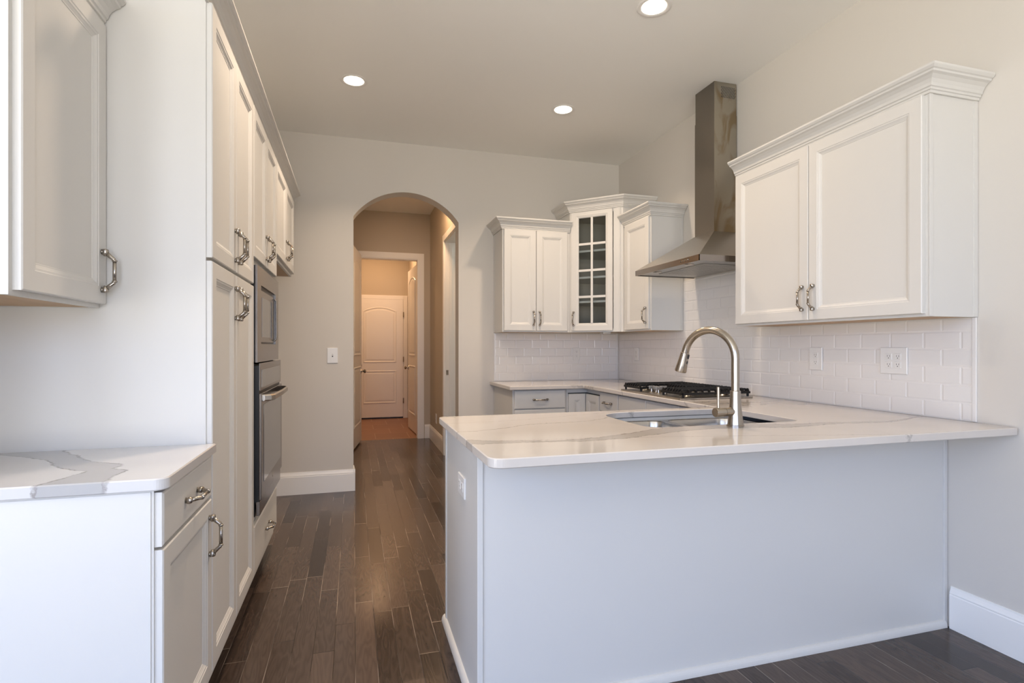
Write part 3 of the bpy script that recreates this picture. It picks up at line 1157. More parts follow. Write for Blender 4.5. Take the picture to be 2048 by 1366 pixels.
for a, b_ in zip(P_, P_[1:]):
    va, vb = Vector(a), Vector(b_)
    lo = [bm.verts.new(va + Vector(o)) for o in ((0, 0, -0.016), (0.007, 0, -0.010), (0.007, 0, 0.010), (0, 0, 0.016))]
    hi = [bm.verts.new(vb + Vector(o)) for o in ((0, 0, -0.016), (0.007, 0, -0.010), (0.007, 0, 0.010), (0, 0, 0.016))]
    for i in range(4):
        bm.faces.new((lo[i], lo[(i + 1) % 4], hi[(i + 1) % 4], hi[i]))
    bm.faces.new(lo)
    bm.faces.new(hi)
part('handle', bm, M['steel'], r)
part('vent_trim', B(-0.445, -0.428, 2.815, 3.565, 0.436, 0.502, bev=0.002), M['oven'], r)
bm = bmesh.new()
tube(bm, [(-0.4200, 3.19, 0.548), (-0.4192, 3.19, 0.548)], [0.011, 0.0105], 20)
part('emblem', bm, M['nickel'], r)

# ------------------------------------------------------------------ BACKSPLASH TILES (bevelled, one mesh per wall)
def tiles(bm, fn, a0, a1, z0, z1, x_joint, zrow0=0.9205, tw=0.161, th=0.0775, g=0.0005, proud=0.0036):
    """fn(a, z, d) -> world; a along the wall, running bond"""
    k0 = int(round((z0 - zrow0) / th))
    row = k0
    z = zrow0 + row * th
    while z < z1 - 0.005:
        zt0, zt1 = max(z, z0), min(z + th, z1)
        sh = 0.0 if row % 2 == 0 else tw / 2
        i = math.floor((a0 - x_joint - sh) / tw)
        while x_joint + sh + i * tw < a1:
            s, e = x_joint + sh + i * tw, x_joint + sh + (i + 1) * tw
            i += 1
            s, e = max(s, a0), min(e, a1)
            if e - s < 0.012:
                continue
            bw = 0.007
            R0 = [bm.verts.new(fn(a, zz, 0.0015)) for a, zz in ((s + g, zt0 + g), (e - g, zt0 + g), (e - g, zt1 - g), (s + g, zt1 - g))]
            R1 = [bm.verts.new(fn(a, zz, proud)) for a, zz in ((s + bw, zt0 + bw), (e - bw, zt0 + bw), (e - bw, zt1 - bw), (s + bw, zt1 - bw))]
            for j in range(4):
                bm.faces.new((R0[j], R0[(j + 1) % 4], R1[(j + 1) % 4], R1[j]))
            bm.faces.new(R1)
        z += th
        row += 1
    # setting bed
    c = [bm.verts.new(fn(a, zz, d)) for d in (0.0005, 0.002) for a, zz in ((a0, z0), (a1, z0), (a1, z1), (a0, z1))]
    bm.faces.new(c[:4])
    bm.faces.new(c[4:])
    for j in range(4):
        bm.faces.new((c[j], c[(j + 1) % 4], c[4 + (j + 1) % 4], c[4 + j]))
    return bm


fr = lambda a, z, d: (XR - 0.0005 - d, a, z)
fb = lambda a, z, d: (a, YB - 0.0005 - d, z)
bm = tiles(bmesh.new(), fr, 1.668, YB - 0.008, 0.9215, 1.3650, 1.874 - 0.161)
tiles(bm, fr, 2.815, 3.780, 1.3650, 1.766, 1.874 - 0.161, zrow0=0.9205 + 0.0775 * 6 - 0.0205)
box(bm, XR - 0.0085, XR - 0.0005, 1.651, 1.668, 0.9215, 1.3650, bev=0.002)
tag(part('tile_backsplash', bm, M['tile']), 'white subway tile backsplash along the right wall behind the cooktop', 'backsplash')
bm = tiles(bmesh.new(), fb, 1.262, XR - 0.010, 0.9215, 1.3685, 1.30)
box(bm, 1.250, 1.262, YB - 0.0085, YB - 0.0005, 0.9215, 1.3685, bev=0.002)
tag(part('tile_backsplash', bm, M['tile']), 'white subway tile backsplash on the back wall under the double-door cabinet', 'backsplash')

# ------------------------------------------------------------------ UPPERS, BACK AND RIGHT
Z0, Z1 = 1.372, 2.282
r = upper('upper_cabinet', 'two-door white wall cabinet on the back wall left of the glass corner cabinet', 1.250, 1.884, 4.580, YB - 0.002, Z0, Z1, '-y')
NY = (0, -1, 0)
for (a, b_, hx) in ((1.262, 1.556, 1.530), (1.560, 1.856, 1.588)):
    d = part('door', front((a, 4.560, 1.384), (1, 0, 0), NY, b_ - a, 2.272 - 1.384), M['cab'], r)
    pull(d, (hx, 4.560, 1.492), NY)
part('scribe_strip', B(1.2475, 1.2505, YB - 0.022, YB - 0.002, Z0 + 0.001, Z1 - 0.002), M['cab'], r)
part('crown_moulding', crown([(1.250, YB - 0.004), (1.250, 4.580), (1.884, 4.580)], 2.275, -1), M['cab'], r)

# diagonal glass corner cabinet
Bp, Cp = Vector((1.886, 4.580)), Vector((2.236, 4.231))
r = root('corner_upper_cabinet', (2.25, 4.58, Z0), 'taller diagonal white corner wall cabinet with a glass door', 'cabinet')
ZT = 2.462
out = [(1.886, YB - 0.002), (1.886, 4.580), (2.236, 4.231), (XR - 0.002, 4.231), (XR - 0.002, YB - 0.002)]
u2 = (Cp - Bp).normalized()
n2 = Vector((u2.y, -u2.x))
n2 = n2 if n2.x < 0 else -n2


def wall_strip(bm, p, q, t, z0, z1, flip=1):
    """thin upright panel from p to q, thickness t to the right of travel*flip"""
    p, q = Vector(p), Vector(q)
    d_ = (q - p).normalized()
    nn = Vector((d_.y, -d_.x)) * flip * t
    pts = [p, q, q + nn, p + nn]
    lo = [bm.verts.new((v.x, v.y, z0)) for v in pts]
    hi = [bm.verts.new((v.x, v.y, z1)) for v in pts]
    for i in range(4):
        bm.faces.new((lo[i], lo[(i + 1) % 4], hi[(i + 1) % 4], hi[i]))
    bm.faces.new(lo)
    bm.faces.new(hi)


bm = bmesh.new()
wall_strip(bm, out[0], out[1], 0.014, Z0, ZT, -1)
wall_strip(bm, out[2], out[3], 0.014, Z0, ZT, -1)
L2 = (Cp - Bp).length
for (a, b_, z0, z1) in ((0, 0.028, Z0, ZT), (L2 - 0.085, L2, Z0, ZT), (0.028, L2 - 0.085, Z0, Z0 + 0.03), (0.028, L2 - 0.085, 2.425, ZT)):
    wall_strip(bm, Bp + u2 * a, Bp + u2 * b_, 0.018, z0, z1, -1)
part('carcass', bm, M['cab'], r)
# pilaster strip at the right of the door
bm = bmesh.new()
for a, b_, t in ((L2 - 0.070, L2 - 0.020, 0.006), (L2 - 0.060, L2 - 0.030, 0.010)):
    wall_strip(bm, Bp + u2 * a, Bp + u2 * b_, t, Z0 + 0.002, 2.452, 1)
part('pilaster', bm, M['cab'], r)


def plan_slab(pts, z0, z1):
    return prism(bmesh.new(), pts, lambda a, b_, t: (a, b_, t), z0, z1)


inn = [(1.902, YB - 0.018), (1.902, 4.594), (2.242, 4.254), (XR - 0.018, 4.247), (XR - 0.018, YB - 0.018)]
bm = bmesh.new()
wall_strip(bm, (1.886, YB - 0.002), (XR - 0.002, YB - 0.002), 0.014, Z0, ZT, 1)
wall_strip(bm, (XR - 0.002, YB - 0.016), (XR - 0.002, 4.231), 0.014, Z0, ZT, 1)
wall_strip(bm, (1.901, YB - 0.02), (1.901, 4.60), 0.002, Z0, ZT, -1)
wall_strip(bm, (2.25, 4.2465), (XR - 0.018, 4.2465), 0.002, Z0, ZT, -1)
part('back_panel', bm, M['inside'], r)
part('bottom_panel', plan_slab(inn, Z0 + 0.010, Z0 + 0.022), M['ply'], r)
part('top_panel', plan_slab(inn, ZT - 0.022, ZT - 0.008), M['inside'], r)
for zz in (1.645, 1.863, 2.10):
    part('shelf', plan_slab(inn, zz - 0.009, zz + 0.009), M['cab'], r)
# door with muntins
dn = 0.020
Df = Bp + n2 * dn


def dd(a, z, dep=0.0):
    p = Df + u2 * a - n2 * dep
    return Vector((p.x, p.y, z))


dw0, dw1, dz0, dz1 = 0.018, 0.405, 1.384, 2.446
ow0, ow1, oz0, oz1 = dw0 + 0.072, dw1 - 0.064, 1.452, 2.392
bm = bmesh.new()


def dbox(a0, a1, z0, z1, d0, d1):
    vs = [bm.verts.new(dd(a, z, d_)) for d_ in (d0, d1) for a, z in ((a0, z0), (a1, z0), (a1, z1), (a0, z1))]
    bm.faces.new(vs[:4])
    bm.faces.new(vs[4:])
    for j in range(4):
        bm.faces.new((vs[j], vs[(j + 1) % 4], vs[4 + (j + 1) % 4], vs[4 + j]))


def dring(outer, inner):
    """nested rectangular rings: list of (a0,a1,z0,z1,dep)"""
    rs = [[bm.verts.new(dd(a, z, d_)) for a, z in ((a0, z0), (a1, z0), (a1, z1), (a0, z1))] for (a0, a1, z0, z1, d_) in outer]
    for a_, b_ in zip(rs, rs[1:]):
        for j in range(4):
            bm.faces.new((a_[j], a_[(j + 1) % 4], b_[(j + 1) % 4], b_[j]))


def rr_(i, d_):
    return (dw0 + i, dw1 - i, dz0 + i, dz1 - i, d_)


def oo_(i, d_):
    return (ow0 - i, ow1 + i, oz0 - i, oz1 + i, d_)


dring([rr_(0, 0.018), rr_(0, 0.003), rr_(0.003, 0.0), oo_(0.020, 0.0), oo_(0.016, 0.003), oo_(0.008, 0.004), oo_(0.0, 0.010), oo_(0.0, 0.018), rr_(0, 0.018)], None)
md = part('door', bm, M['cab'], r)
bm = bmesh.new()
mx = (ow0 + ow1) / 2
dbox(mx - 0.010, mx + 0.010, oz0, oz1, 0.003, 0.012)
for zz in (1.687, 1.922, 2.157):
    dbox(ow0, mx - 0.010, zz - 0.010, zz + 0.010, 0.003, 0.012)
    dbox(mx + 0.010, ow1, zz - 0.010, zz + 0.010, 0.003, 0.012)
part('muntins', bm, M['cab'], md)
bm = bmesh.new()
dbox(ow0 + 0.001, ow1 - 0.001, oz0 + 0.001, oz1 - 0.001, 0.0135, 0.0160)
part('glass_pane', bm, M['glass'], md)
hp = dd(dw0 + 0.028, 1.492)
pull(md, hp, (n2.x, n2.y, 0))
part('crown_moulding', crown([out[0], out[1], out[2], out[3]], 2.455, -1), M['cab'], r)
bm = bmesh.new()
box(bm, 2.10, 2.17, 4.33, 4.40, Z0 - 0.016, Z0 - 0.001, bev=0.002)
part('under_light', bm, M['filter'], r)

# narrow cabinet right of the corner
RX = 2.247
NXm = (-1, 0, 0)
r = upper('upper_cabinet', 'narrow single-door white wall cabinet between the glass corner cabinet and the range hood', RX, XR - 0.002, 3.785, 4.229, Z0, Z1, '-x')
d = ydoor(r, RX - 0.020, 3.797, 4.190, 1.384, 2.272, n=NXm)
pull(d, (RX - 0.020, 3.835, 1.492), NXm)
part('scribe_strip', B(XR - 0.022, XR - 0.002, 3.7825, 3.7855, Z0 + 0.001, Z1 - 0.002), M['cab'], r)
part('crown_moulding', crown([(RX, 4.229), (RX, 3.785), (XR - 0.004, 3.785)], 2.275, -1), M['cab'], r)

# large right cabinet
RX = 2.262
r = upper('upper_cabinet', 'large two-door white wall cabinet on the right wall nearest the camera', RX, XR - 0.002, 1.651, 2.812, 1.366, 2.285, '-x')
for (a, b_, hy) in ((1.668, 2.246, 2.214), (2.250, 2.802, 2.283)):
    d = ydoor(r, RX - 0.021, a, b_, 1.378, 2.276, n=NXm, t=0.0205)
    pull(d, (RX - 0.021, hy, 1.492), NXm)
part('scribe_strip', B(XR - 0.024, XR - 0.002, 1.6475, 1.6515, 1.367, 2.28), M['cab'], r)
part('corner_bead', B(RX - 0.003, RX + 0.016, 1.6475, 1.6515, 1.367, 2.28, bev=0.001), M['cab'], r)
part('crown_moulding', crown([(RX, 2.812), (RX, 1.651), (XR - 0.004, 1.651)], 2.277, -1), M['cab'], r)

# ------------------------------------------------------------------ RANGE HOOD
r = root('range_hood', (2.28, 3.24, 1.768), 'stainless chimney range hood on the right wall over the cooktop', 'range hood')
hx0, hx1, hy0, hy1 = 2.020, XR - 0.010, 2.850, 3.628
cx0, cy0, cy1 = 2.3455, 3.143, 3.360
bm = bmesh.new()
lo = [bm.verts.new(v) for v in ((hx0, hy0, 1.806), (hx0, hy1, 1.806), (hx1, hy1, 1.806), (hx1, hy0, 1.806))]
hi = [bm.verts.new(v) for v in ((cx0 - 0.004, cy0 - 0.004, 2.024), (cx0 - 0.004, cy1 + 0.004, 2.024), (hx1, cy1 + 0.004, 2.024), (hx1, cy0 - 0.004, 2.024))]
for i in range(4):
    bm.faces.new((lo[i], lo[(i + 1) % 4], hi[(i + 1) % 4], hi[i]))
bm.faces.new(lo)
bm.faces.new(hi)
part('canopy', bm, M['steel'], r)
bm = bmesh.new()
t = 0.004
box(bm, hx0, hx0 + t, hy0, hy1, 1.768, 1.806)
box(bm, hx0, hx1, hy0, hy0 + t, 1.768, 1.806)
box(bm, hx0, hx1, hy1 - t, hy1, 1.768, 1.806)
part('rim_band', bm, M['oven'], r)
part('underside', B(hx0 + t, hx1, hy0 + t, hy1 - t, 1.774, 1.780), M['filter'], r)
for a, b_ in ((hy0 + 0.13, (hy0 + hy1) / 2 - 0.005), ((hy0 + hy1) / 2 + 0.005, hy1 - 0.13)):
    bm = bmesh.new()
    box(bm, hx0 + 0.12, hx1 - 0.03, a, b_, 1.770, 1.774, bev=0.0015)
    for k in range(14):
        xx = hx0 + 0.135 + k * 0.026
        box(bm, xx, xx + 0.008, a + 0.02, b_ - 0.02, 1.7685, 1.7705)
    part('grease_filter', bm, M['filter'], r)
for yy in (hy0 + 0.20, hy1 - 0.20):
    bm = bmesh.new()
    tube(bm, [(hx0 + 0.065, yy, 1.775), (hx0 + 0.065, yy, 1.770)], [0.033, 0.030], 24)
    part('hood_lamp', bm, M['nickel'], r)
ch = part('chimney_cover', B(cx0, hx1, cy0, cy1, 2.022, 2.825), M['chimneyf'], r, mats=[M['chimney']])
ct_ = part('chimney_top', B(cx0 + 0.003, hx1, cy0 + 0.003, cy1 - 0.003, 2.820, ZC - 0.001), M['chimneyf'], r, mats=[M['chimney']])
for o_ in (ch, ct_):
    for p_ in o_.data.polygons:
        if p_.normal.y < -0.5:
            p_.material_index = 1          # near side is smudged; the other sides carry the painted dark reflection
bm = bmesh.new()
for i in range(9):
    for j in range(7):
        xx = hx1 - 0.120 + i * 0.0125 + (j % 2) * 0.006
        zz = 2.945 + j * 0.011
        tube(bm, [(xx, cy0 + 0.0035, zz - 0.004), (xx + 0.002, cy0 + 0.0022, zz + 0.004)], 0.0028, 6)
part('vent_holes', bm, M['slot'], r)
for k in range(4):
    bm = bmesh.new()
    yy = hy0 + 0.12 + k * 0.026
    tube(bm, [(hx0, yy, 1.790), (hx0 - 0.004, yy, 1.790)], [0.0065, 0.0055], 14)
    part('button', bm, M['nickel'], r)

# ------------------------------------------------------------------ BASE CABINETS BACK / RIGHT / PENINSULA
BF, BD = 4.265, 4.245         # back run box front, door face
SX, SD = 1.912, 1.892         # right run box front, door face
r = root('base_cabinet', (1.49, 4.57, 0), 'white drawer base cabinet on the back wall left of the corner', 'cabinet')
part('carcass', B(1.250, 1.722, BF, YB - 0.002, 0.11, 0.888), M['cab'], r)
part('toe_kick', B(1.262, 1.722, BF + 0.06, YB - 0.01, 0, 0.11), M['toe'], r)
part('scribe_strip', B(1.2465, 1.2495, YB - 0.022, YB - 0.002, 0.12, 0.885), M['cab'], r)
for z0, z1 in ((0.730, 0.880), (0.450, 0.722), (0.165, 0.442)):
    d = part('drawer', front((1.262, BD, z0), (1, 0, 0), NY, 0.446, z1 - z0, 0.02, FLAT), M['cab'], r)
    pull(d, (1.485, BD, (z0 + z1) / 2), NY, False)
r = root('base_cabinet', (2.15, 4.45, 0), 'white corner base cabinet with a folding L-shaped door under the countertop corner', 'cabinet')
bm = bmesh.new()
prism(bm, [(1.724, YB - 0.002), (1.724, BF), (1.912, BF), (1.912, 3.982), (XR - 0.002, 3.982), (XR - 0.002, YB - 0.002)], lambda a, b_, t_: (a, b_, t_), 0.11, 0.888)
part('carcass', bm, M['cab'], r)
part('toe_kick', plan_slab([(1.73, YB - 0.01), (1.73, BF + 0.06), (1.97, BF + 0.06), (1.97, 3.99), (XR - 0.01, 3.99), (XR - 0.01, YB - 0.01)], 0, 0.11), M['toe'], r)
part('gap_shade_strip', plan_slab([(1.737, BF - 0.004), (1.737, BF + 0.001), (1.913, BF + 0.001), (1.913, 3.992), (1.908, 3.992), (1.908, BF - 0.004)], 0.844, 0.853), M['slot'], r)  # dark strip stands in for the shade in the gap above the doors
part('door', front((1.737, BD, 0.162), (1, 0, 0), NY, 0.1545, 0.682, 0.019), M['cab'], r)
part('door', front((SD, 3.992, 0.162), UY, NXm, 0.2525, 0.682, 0.019), M['cab'], r)
r = root('base_cabinet', (2.22, 3.82, 0), 'narrow white drawer base cabinet between the corner and the cooktop', 'cabinet')
part('carcass', B(SX, XR - 0.002, 3.662, 3.980, 0.11, 0.888), M['cab'], r)
part('toe_kick', B(SX + 0.06, XR - 0.01, 3.662, 3.980, 0, 0.11), M['toe'], r)
for z0, z1 in ((0.730, 0.880), (0.450, 0.722), (0.165, 0.442)):
    d = ydoor(r, SD, 3.668, 3.974, z0, z1, n=NXm, prof=FLAT, name='drawer')
    pull(d, (SD, 3.82, (z0 + z1) / 2), NXm, False)
r = root('base_cabinet', (2.22, 3.05, 0), 'white base cabinet below the cooktop with plain drawer fronts', 'cabinet')
part('carcass', B(SX, XR - 0.002, 2.450, 3.660, 0.11, 0.888), M['cab'], r)
part('toe_kick', B(SX + 0.06, XR - 0.01, 2.450, 3.660, 0, 0.11), M['toe'], r)
for a, b_ in ((3.262, 3.656), (2.868, 3.258), (2.478, 2.864)):
    ydoor(r, SD, a, b_, 0.730, 0.880, n=NXm, prof=FLAT, name='drawer')
    ydoor(r, SD, a, b_, 0.165, 0.722, n=NXm)

# peninsula
PX0, PY0, PY1 = 0.400, 1.777, 2.448
r = root('peninsula_cabinet', (1.45, 2.1, 0), 'long white peninsula base with plain back panel under the big countertop', 'cabinet')
bm = bmesh.new()
box(bm, PX0, PX0 + 0.018, PY0 + 0.018, PY1 - 0.038, 0, 0.888)
box(bm, PX0, XR - 0.003, PY0, PY0 + 0.018, 0, 0.888)
box(bm, PX0 + 0.018, XR - 0.003, PY0 + 0.018, PY1 - 0.038, 0.10, 0.118)
box(bm, PX0, 1.910, PY1 - 0.038, PY1 - 0.02, 0, 0.888)
part('carcass', bm, M['cab'], r)
bm = bmesh.new()
box(bm, PX0 - 0.003, PX0 + 0.017, PY0 - 0.006, PY0 + 0.004, 0.0, 0.886, bev=0.0015)
part('corner_trim', bm, M['cab'], r)
part('end_strip', B(XR - 0.022, XR - 0.003, PY0 - 0.008, PY0 + 0.002, 0.0, 0.886, bev=0.002), M['cab'], r)
part('end_trim', B(PX0 - 0.004, PX0 + 0.002, PY1 - 0.045, PY1 - 0.02, 0.0, 0.886), M['cab'], r)
# quarter-round shoe
bm = bmesh.new()
q = [(0, 0)] + [(0.017 * math.cos(t_), 0.019 * math.sin(t_)) for t_ in [PI / 2 * i / 6 for i in range(7)]]
path = [(PX0, PY1), (PX0, PY0), (XR - 0.016, PY0)]
cols = []
for i, p in enumerate(path):
    m_ = [Vector((-1, 0)), Vector((-1, -1)), Vector((0, -1))][i]
    cols.append([bm.verts.new((p[0] + m_.x * o, p[1] + m_.y * o, z * 1.6)) for o, z in q])
for a_, b_ in zip(cols, cols[1:]):
    for i in range(len(q)):
        bm.faces.new((a_[i], a_[(i + 1) % len(q)], b_[(i + 1) % len(q)], b_[i]))
bm.faces.new(cols[0])
bm.faces.new(cols[-1])
part('shoe_moulding', bm, M['cab'], r)
for k in range(3):
    a = 0.43 + k * 0.49
    part('door', front((a + 0.485, PY1, 0.162), (-1, 0, 0), (0, 1, 0), 0.482, 0.718, 0.019), M['cab'], r)

# main worktop with the sink cut-out
CX0, CY0, CY1 = 0.374, 1.497, 2.478
outer = round_poly([(CX0, CY0), (XR - 0.0015, CY0), (XR - 0.0015, YB - 0.0015), (1.212, YB - 0.0015), (1.212, 4.212), (1.862, 4.212), (1.862, CY1), (CX0, CY1)],
                   [0.045, 0.02, 0, 0, 0.012, 0.006, 0.006, 0.02])
SKX0, SKX1, SKY0, SKY1 = 1.125, 1.880, 1.905, 2.405
hole = round_poly([(SKX0, SKY0), (SKX1, SKY0), (SKX1, SKY1), (SKX0, SKY1)], [0.075, 0.075, 0.075, 0.15], n=10)
ct = part('countertop', slab(bmesh.new(), outer, [hole], 0.890, 0.920), M['quartz'])
tag(ct, 'large U-shaped white quartz countertop over the peninsula and under the cooktop', 'countertop')

# sink
r = root('sink', (1.50, 2.15, 0.70), 'double-bowl stainless undermount sink in the peninsula countertop', 'sink')


def bowl(x0, x1, y0, y1, rads, zt, zb):
    bm = bmesh.new()
    base = [(x0, y0), (x1, y0), (x1, y1), (x0, y1)]
    rings = []
    for ins, z in ((-0.002, zt), (0.0, zt - 0.004), (0.003, zt - 0.05), (0.006, zb + 0.04), (0.016, zb + 0.014), (0.040, zb)):
        p_ = round_poly([(x0 + ins, y0 + ins), (x1 - ins, y0 + ins), (x1 - ins, y1 - ins), (x0 + ins, y1 - ins)], [max(0.02, q_ - ins * 0.5) for q_ in rads], n=8)
        rings.append([bm.verts.new((x, y, z)) for x, y in p_])
    k = len(rings[0])
    for a_, b_ in zip(rings, rings[1:]):
        for i in range(k):
            bm.faces.new((a_[i], a_[(i + 1) % k], b_[(i + 1) % k], b_[i]))
    bm.faces.new(rings[-1])
    return bm


part('bowl', bowl(SKX0 + 0.004, 1.462, SKY0 + 0.004, SKY1 - 0.004, [0.08, 0.06, 0.06, 0.15], 0.872, 0.70), M['sinksteel'], r, smooth=True)
part('bowl', bowl(1.490, SKX1 - 0.004, SKY0 + 0.004, SKY1 - 0.004, [0.06, 0.08, 0.08, 0.06], 0.872, 0.68), M['sinksteel'], r, smooth=True)
bm = bmesh.new()
fl = round_poly([(SKX0 - 0.02, SKY0 - 0.02), (SKX1 + 0.02, SKY0 - 0.02), (SKX1 + 0.02, SKY1 + 0.02), (SKX0 - 0.02, SKY1 + 0.02)], [0.08, 0.08, 0.08, 0.15], n=6)
h1 = round_poly([(SKX0 + 0.006, SKY0 + 0.006), (1.460, SKY0 + 0.006), (1.460, SKY1 - 0.006), (SKX0 + 0.006, SKY1 - 0.006)], [0.08, 0.06, 0.06, 0.15], n=6)
h2 = round_poly([(1.492, SKY0 + 0.006), (SKX1 - 0.006, SKY0 + 0.006), (SKX1 - 0.006, SKY1 - 0.006), (1.492, SKY1 - 0.006)], [0.06, 0.08, 0.08, 0.06], n=6)
slab(bm, fl, [h1, h2], 0.871, 0.874, ch=0.0005)
part('rim', bm, M['sinksteel'], r)
for cx_, cz_ in ((1.29, 0.702), (1.68, 0.682)):
    bm = bmesh.new()
    tube(bm, [(cx_, 2.2, cz_ - 0.002), (cx_, 2.2, cz_ + 0.003), (cx_, 2.2, cz_ + 0.001)], [0.045, 0.043, 0.02], 24)
    part('drain', bm, M['nickel'], r)

# faucet
fx, fy = 1.482, 1.852
r = root('faucet', (fx, fy, 0.920), 'tall brushed nickel gooseneck kitchen faucet behind the sink', 'faucet')
bm = bmesh.new()
tube(bm, [(fx, fy, z) for z in (0.920, 0.926, 0.927, 0.935, 0.96, 0.99, 1.02, 1.05, 1.062, 1.064)],
     [0.0335, 0.0335, 0.0310, 0.0300, 0.0270, 0.0240, 0.0218, 0.0208, 0.0208, 0.0165], 28)
part('body', bm, M['nickel'], r, smooth=True)
ang = math.radians(111)
du = Vector((math.cos(ang), math.sin(ang), 0))
R_ = 0.119
zc_ = 1.192
pts = [Vector((fx, fy, 1.055)), Vector((fx, fy, 1.10)), Vector((fx, fy, 1.16))]
for i in range(0, 25):
    t_ = PI - (PI - 0.22) * i / 24
    pts.append(Vector((fx, fy, zc_)) + du * (R_ + R_ * math.cos(t_)) + Vector((0, 0, R_ * math.sin(t_))))
bm = tube(bmesh.new(), pts, 0.0160, 24)
part('spout', bm, M['nickel'], r, smooth=True)
e = pts[-1]
dr = (pts[-1] - pts[-2]).normalized()
bm = bmesh.new()
tube(bm, [e - dr * 0.004, e + dr * 0.001, e + dr * 0.003, e + dr * 0.012, e + dr * 0.055, e + dr * 0.085, e + dr * 0.090],
     [0.0165, 0.0165, 0.0185, 0.0190, 0.0225, 0.0255, 0.0245], 26)
hd = part('spray_head', bm, M['nickel'], r, smooth=True)
bm = bmesh.new()
sd = du
for k, l_ in ((0.022, 0.018), (0.048, 0.012)):
    p = e + dr * k + sd * -0.021
    tube(bm, [p - dr * l_ / 2, p + dr * l_ / 2], 0.0045, 8)
part('spray_button', bm, M['black'], hd)
hv = Vector((-1, -0.06, 0)).normalized()
c0 = Vector((fx, fy, 0.979))
bm = bmesh.new()
tube(bm, [c0 + hv * 0.010, c0 + hv * 0.054, c0 + hv * 0.0545, c0 + hv * 0.0555, c0 + hv * 0.056, c0 + hv * 0.098, c0 + hv * 0.101],
     [0.0175, 0.0180, 0.0165, 0.0165, 0.0185, 0.0190, 0.0178], 24)
part('valve', bm, M['nickel'], r, smooth=True)
bm = bmesh.new()
p = c0 + hv * 0.085
tube(bm, [p + Vector((0, 0, 0.015)), p + Vector((0, 0, 0.100)), p + Vector((0, 0, 0.102))], [0.0052, 0.0058, 0.004], 14)
part('lever', bm, M['nickel'], r, smooth=True)

# ------------------------------------------------------------------ COOKTOP
r = root('cooktop', (2.14, 3.22, 0.920), 'stainless gas cooktop with black cast-iron grates under the hood', 'cooktop')
gx0, gx1, gy0, gy1 = 1.885, 2.405, 2.842, 3.602
part('base_plate', B(gx0, gx1, gy0, gy1, 0.9205, 0.931, bev=0.003), M['steel'], r)
burn = [(2.02, 2.98, 0.036), (2.29, 2.98, 0.045), (2.22, 3.22, 0.055), (2.02, 3.47, 0.036), (2.29, 3.47, 0.045)]
for bx_, by_, br_ in burn:
    bm = bmesh.new()
    tube(bm, [(bx_, by_, z) for z in (0.931, 0.934, 0.944, 0.946)], [br_ + 0.012, br_ + 0.010, br_ + 0.002, br_], 24)
    b0 = part('burner', bm, M['nickel'], r, smooth=True)
    bm = bmesh.new()
    tube(bm, [(bx_, by_, z) for z in (0.946, 0.952, 0.955)], [br_ - 0.004, br_ - 0.004, br_ - 0.010], 24)
    part('burner_cap', bm, M['iron'], b0, smooth=True)


def grate(x0, x1, y0, y1):
    bm = bmesh.new()
    zt, zb = 0.976, 0.958
    w = 0.007
    # rectangular frame
    for a in ((x0, x1, y0, y0 + w), (x0, x1, y1 - w, y1), (x0, x0 + w, y0, y1), (x1 - w, x1, y0, y1)):
        box(bm, a[0], a[1], a[2], a[3], zb - 0.010, zb + 0.004, bev=0.0015)
    n = max(3, int(round((y1 - y0) / 0.032)))
    for k in range(1, n):
        yy = y0 + (y1 - y0) * k / n
        # arched fingers: raised bar with sloping ends
        prof = [(x0 - 0.002, zb - 0.006), (x0 + 0.010, zt), (x0 + 0.016, zt + 0.004), (x1 - 0.016, zt + 0.004), (x1 - 0.010, zt), (x1 + 0.002, zb - 0.006), (x1 - 0.004, zb - 0.006), (x1 - 0.020, zt - 0.008), (x0 + 0.020, zt - 0.008), (x0 + 0.004, zb - 0.006)]
        prism(bm, prof, lambda a, z, t_: (a, t_, z), yy - 0.0035, yy + 0.0035)
    m_ = 5 if x1 - x0 > 0.3 else 4
    for k in range(1, m_):
        xx = x0 + (x1 - x0) * k / m_
        box(bm, xx - 0.0035, xx + 0.0035, y0 + 0.004, y1 - 0.004, zt - 0.008, zt + 0.002)
    # raised end bars, bent up from the frame
    for yy, s in ((y0, 1), (y1, -1)):
        k_ = int((x1 - x0) / 0.045)
        for i in range(k_ + 1):
            xx = x0 + 0.008 + (x1 - x0 - 0.016) * i / k_
            prism(bm, [(yy, zb - 0.006), (yy + s * 0.012, zt + 0.002), (yy + s * 0.020, zt + 0.004), (yy + s * 0.030, zt - 0.004), (yy + s * 0.010, zb - 0.006)],
                  lambda a, z, t_: (t_, a, z), xx - 0.0035, xx + 0.0035)
    for xx in (x0 + 0.012, x1 - 0.012):
        for yy in (y0 + 0.012, y1 - 0.012):
            tube(bm, [(xx, yy, 0.9305), (xx, yy, 0.950)], [0.007, 0.008], 10)
    return part('grate', bm, M['iron'], r)


grate(1.905, 2.395, 2.852, 3.092)
grate(2.100, 2.395, 3.100, 3.345)
grate(1.905, 2.395, 3.353, 3.594)
for kx, ky in ((1.965, 3.305), (1.965, 3.245), (1.945, 3.185), (1.965, 3.135), (2.03, 3.26)):
    bm = bmesh.new()
    tube(bm, [(kx, ky, z) for z in (0.931, 0.934, 0.936, 0.955, 0.957)], [0.021, 0.020, 0.013, 0.012, 0.009], 18)
    k0 = part('knob', bm, M['nickel'], r, smooth=True)
    bm = bmesh.new()
    box(bm, kx - 0.021, kx + 0.021, ky - 0.005, ky + 0.005, 0.952, 0.974, bev=0.002)
    part('grip', bm, M['filter'], k0)


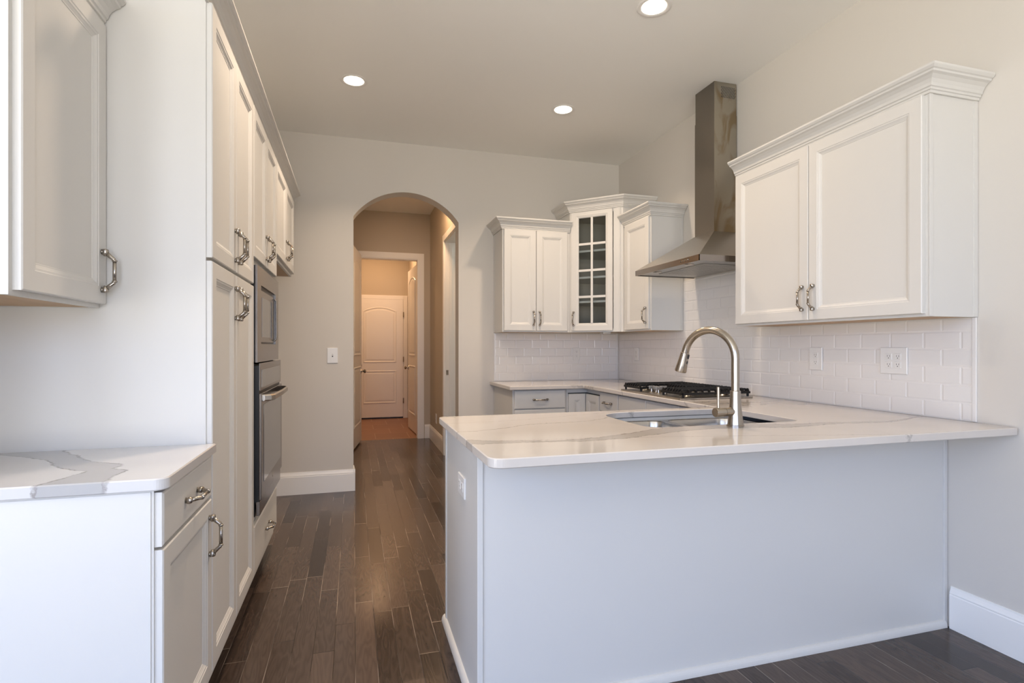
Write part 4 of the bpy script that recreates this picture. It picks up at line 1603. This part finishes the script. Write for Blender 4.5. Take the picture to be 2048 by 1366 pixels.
# ------------------------------------------------------------------ wall plates
def plate(name, label, cat, c, n, w, h, kind='duplex', gangs=1, group=None):
    """c = centre on the wall surface, n = outward horizontal normal"""
    n = Vector(n)
    u = Vector((-n.y, n.x, 0))
    c = Vector(c)
    r = root(name, c, label, cat, group)

    def P3(a, z, d_):
        return c + u * a + Vector((0, 0, z)) + n * d_

    def pad(a0, a1, z0, z1, d0, d1, bev=0.002):
        bm = bmesh.new()
        R_ = []
        for ins, d_ in ((0, d0), (0, d1 - bev), (bev, d1)):
            R_.append([bm.verts.new(P3(a, z, d_)) for a, z in ((a0 + ins, z0 + ins), (a1 - ins, z0 + ins), (a1 - ins, z1 - ins), (a0 + ins, z1 - ins))])
        bm.faces.new(R_[0])
        for a_, b_ in zip(R_, R_[1:]):
            for i in range(4):
                bm.faces.new((a_[i], a_[(i + 1) % 4], b_[(i + 1) % 4], b_[i]))
        bm.faces.new(R_[-1])
        return bm
    part('cover_plate', pad(-w / 2, w / 2, -h / 2, h / 2, 0.0, 0.006), M['plate'], r)
    for g_ in range(gangs):
        a = (g_ - (gangs - 1) / 2) * 0.046
        if kind == 'switch':
            part('toggle_slot', pad(a - 0.005, a + 0.005, -0.012, 0.012, 0.006, 0.0065, 0.0002), M['slot'], r)
            part('toggle', pad(a - 0.004, a + 0.004, -0.002, 0.010, 0.006, 0.014, 0.001), M['plate'], r)
        else:
            sw = kind == 'flat'
            for s in (-1, 1):
                if sw:
                    f = part('outlet_face', pad(s * 0.024 - 0.015, s * 0.024 + 0.015, -0.0165, 0.0165, 0.006, 0.0075, 0.001), M['plate'], r)
                    q_ = [(s * 0.024 - 0.006, 0.0), (s * 0.024 + 0.005, 0.0)]
                    for a_, z_ in q_:
                        part('slot', pad(a_ - 0.0045, a_ + 0.0045, z_ + (0.006 if a_ < s * 0.024 else -0.007), z_ + (0.008 if a_ < s * 0.024 else -0.005), 0.0072, 0.0078, 0.0002), M['slot'], f)
                else:
                    zc2 = s * 0.020
                    f = part('outlet_face', pad(a - 0.0165, a + 0.0165, zc2 - 0.0155, zc2 + 0.0155, 0.006, 0.0075, 0.001), M['plate'], r)
                    for da in (-0.006, 0.006):
                        part('slot', pad(a + da - 0.001, a + da + 0.001, zc2 - 0.001, zc2 + 0.007, 0.0073, 0.0078, 0.0002), M['slot'], f)
                    part('slot', pad(a - 0.0022, a + 0.0022, zc2 - 0.009, zc2 - 0.005, 0.0073, 0.0078, 0.0002), M['slot'], f)
    return r


XT, YT = XR - 0.0066, YB - 0.0066
plate('light_switch', 'white light switch plate on the wall left of the arch', 'light switch', (-0.172, YB, 1.167), (0, -1, 0), 0.086, 0.130, 'switch')
plate('power_outlet', 'white outlet plate on the back wall tiles below the corner cabinet', 'outlet', (2.076, YT, 1.172), (0, -1, 0), 0.072, 0.118)
plate('power_outlet', 'white outlet plate on the right wall tiles near the room corner, behind the cooktop', 'outlet', (XT, 4.515, 1.172), (-1, 0, 0), 0.075, 0.120)
plate('power_outlet', 'single white outlet plate on the tiles under the large right cabinet', 'outlet', (XT, 2.478, 1.173), (-1, 0, 0), 0.086, 0.128)
plate('power_outlet', 'double white outlet plate on the tiles near the right end of the backsplash', 'outlet', (XT, 2.015, 1.173), (-1, 0, 0), 0.136, 0.128, gangs=2)
plate('power_outlet', 'white outlet plate set sideways on the end panel of the peninsula', 'outlet', (PX0, 2.045, 0.711), (-1, 0, 0), 0.122, 0.078, kind='flat')
plate('power_outlet', 'small outlet plate low on the hallway wall behind the arch', 'outlet', (HX, 6.85, 0.335), (-1, 0, 0), 0.075, 0.120)
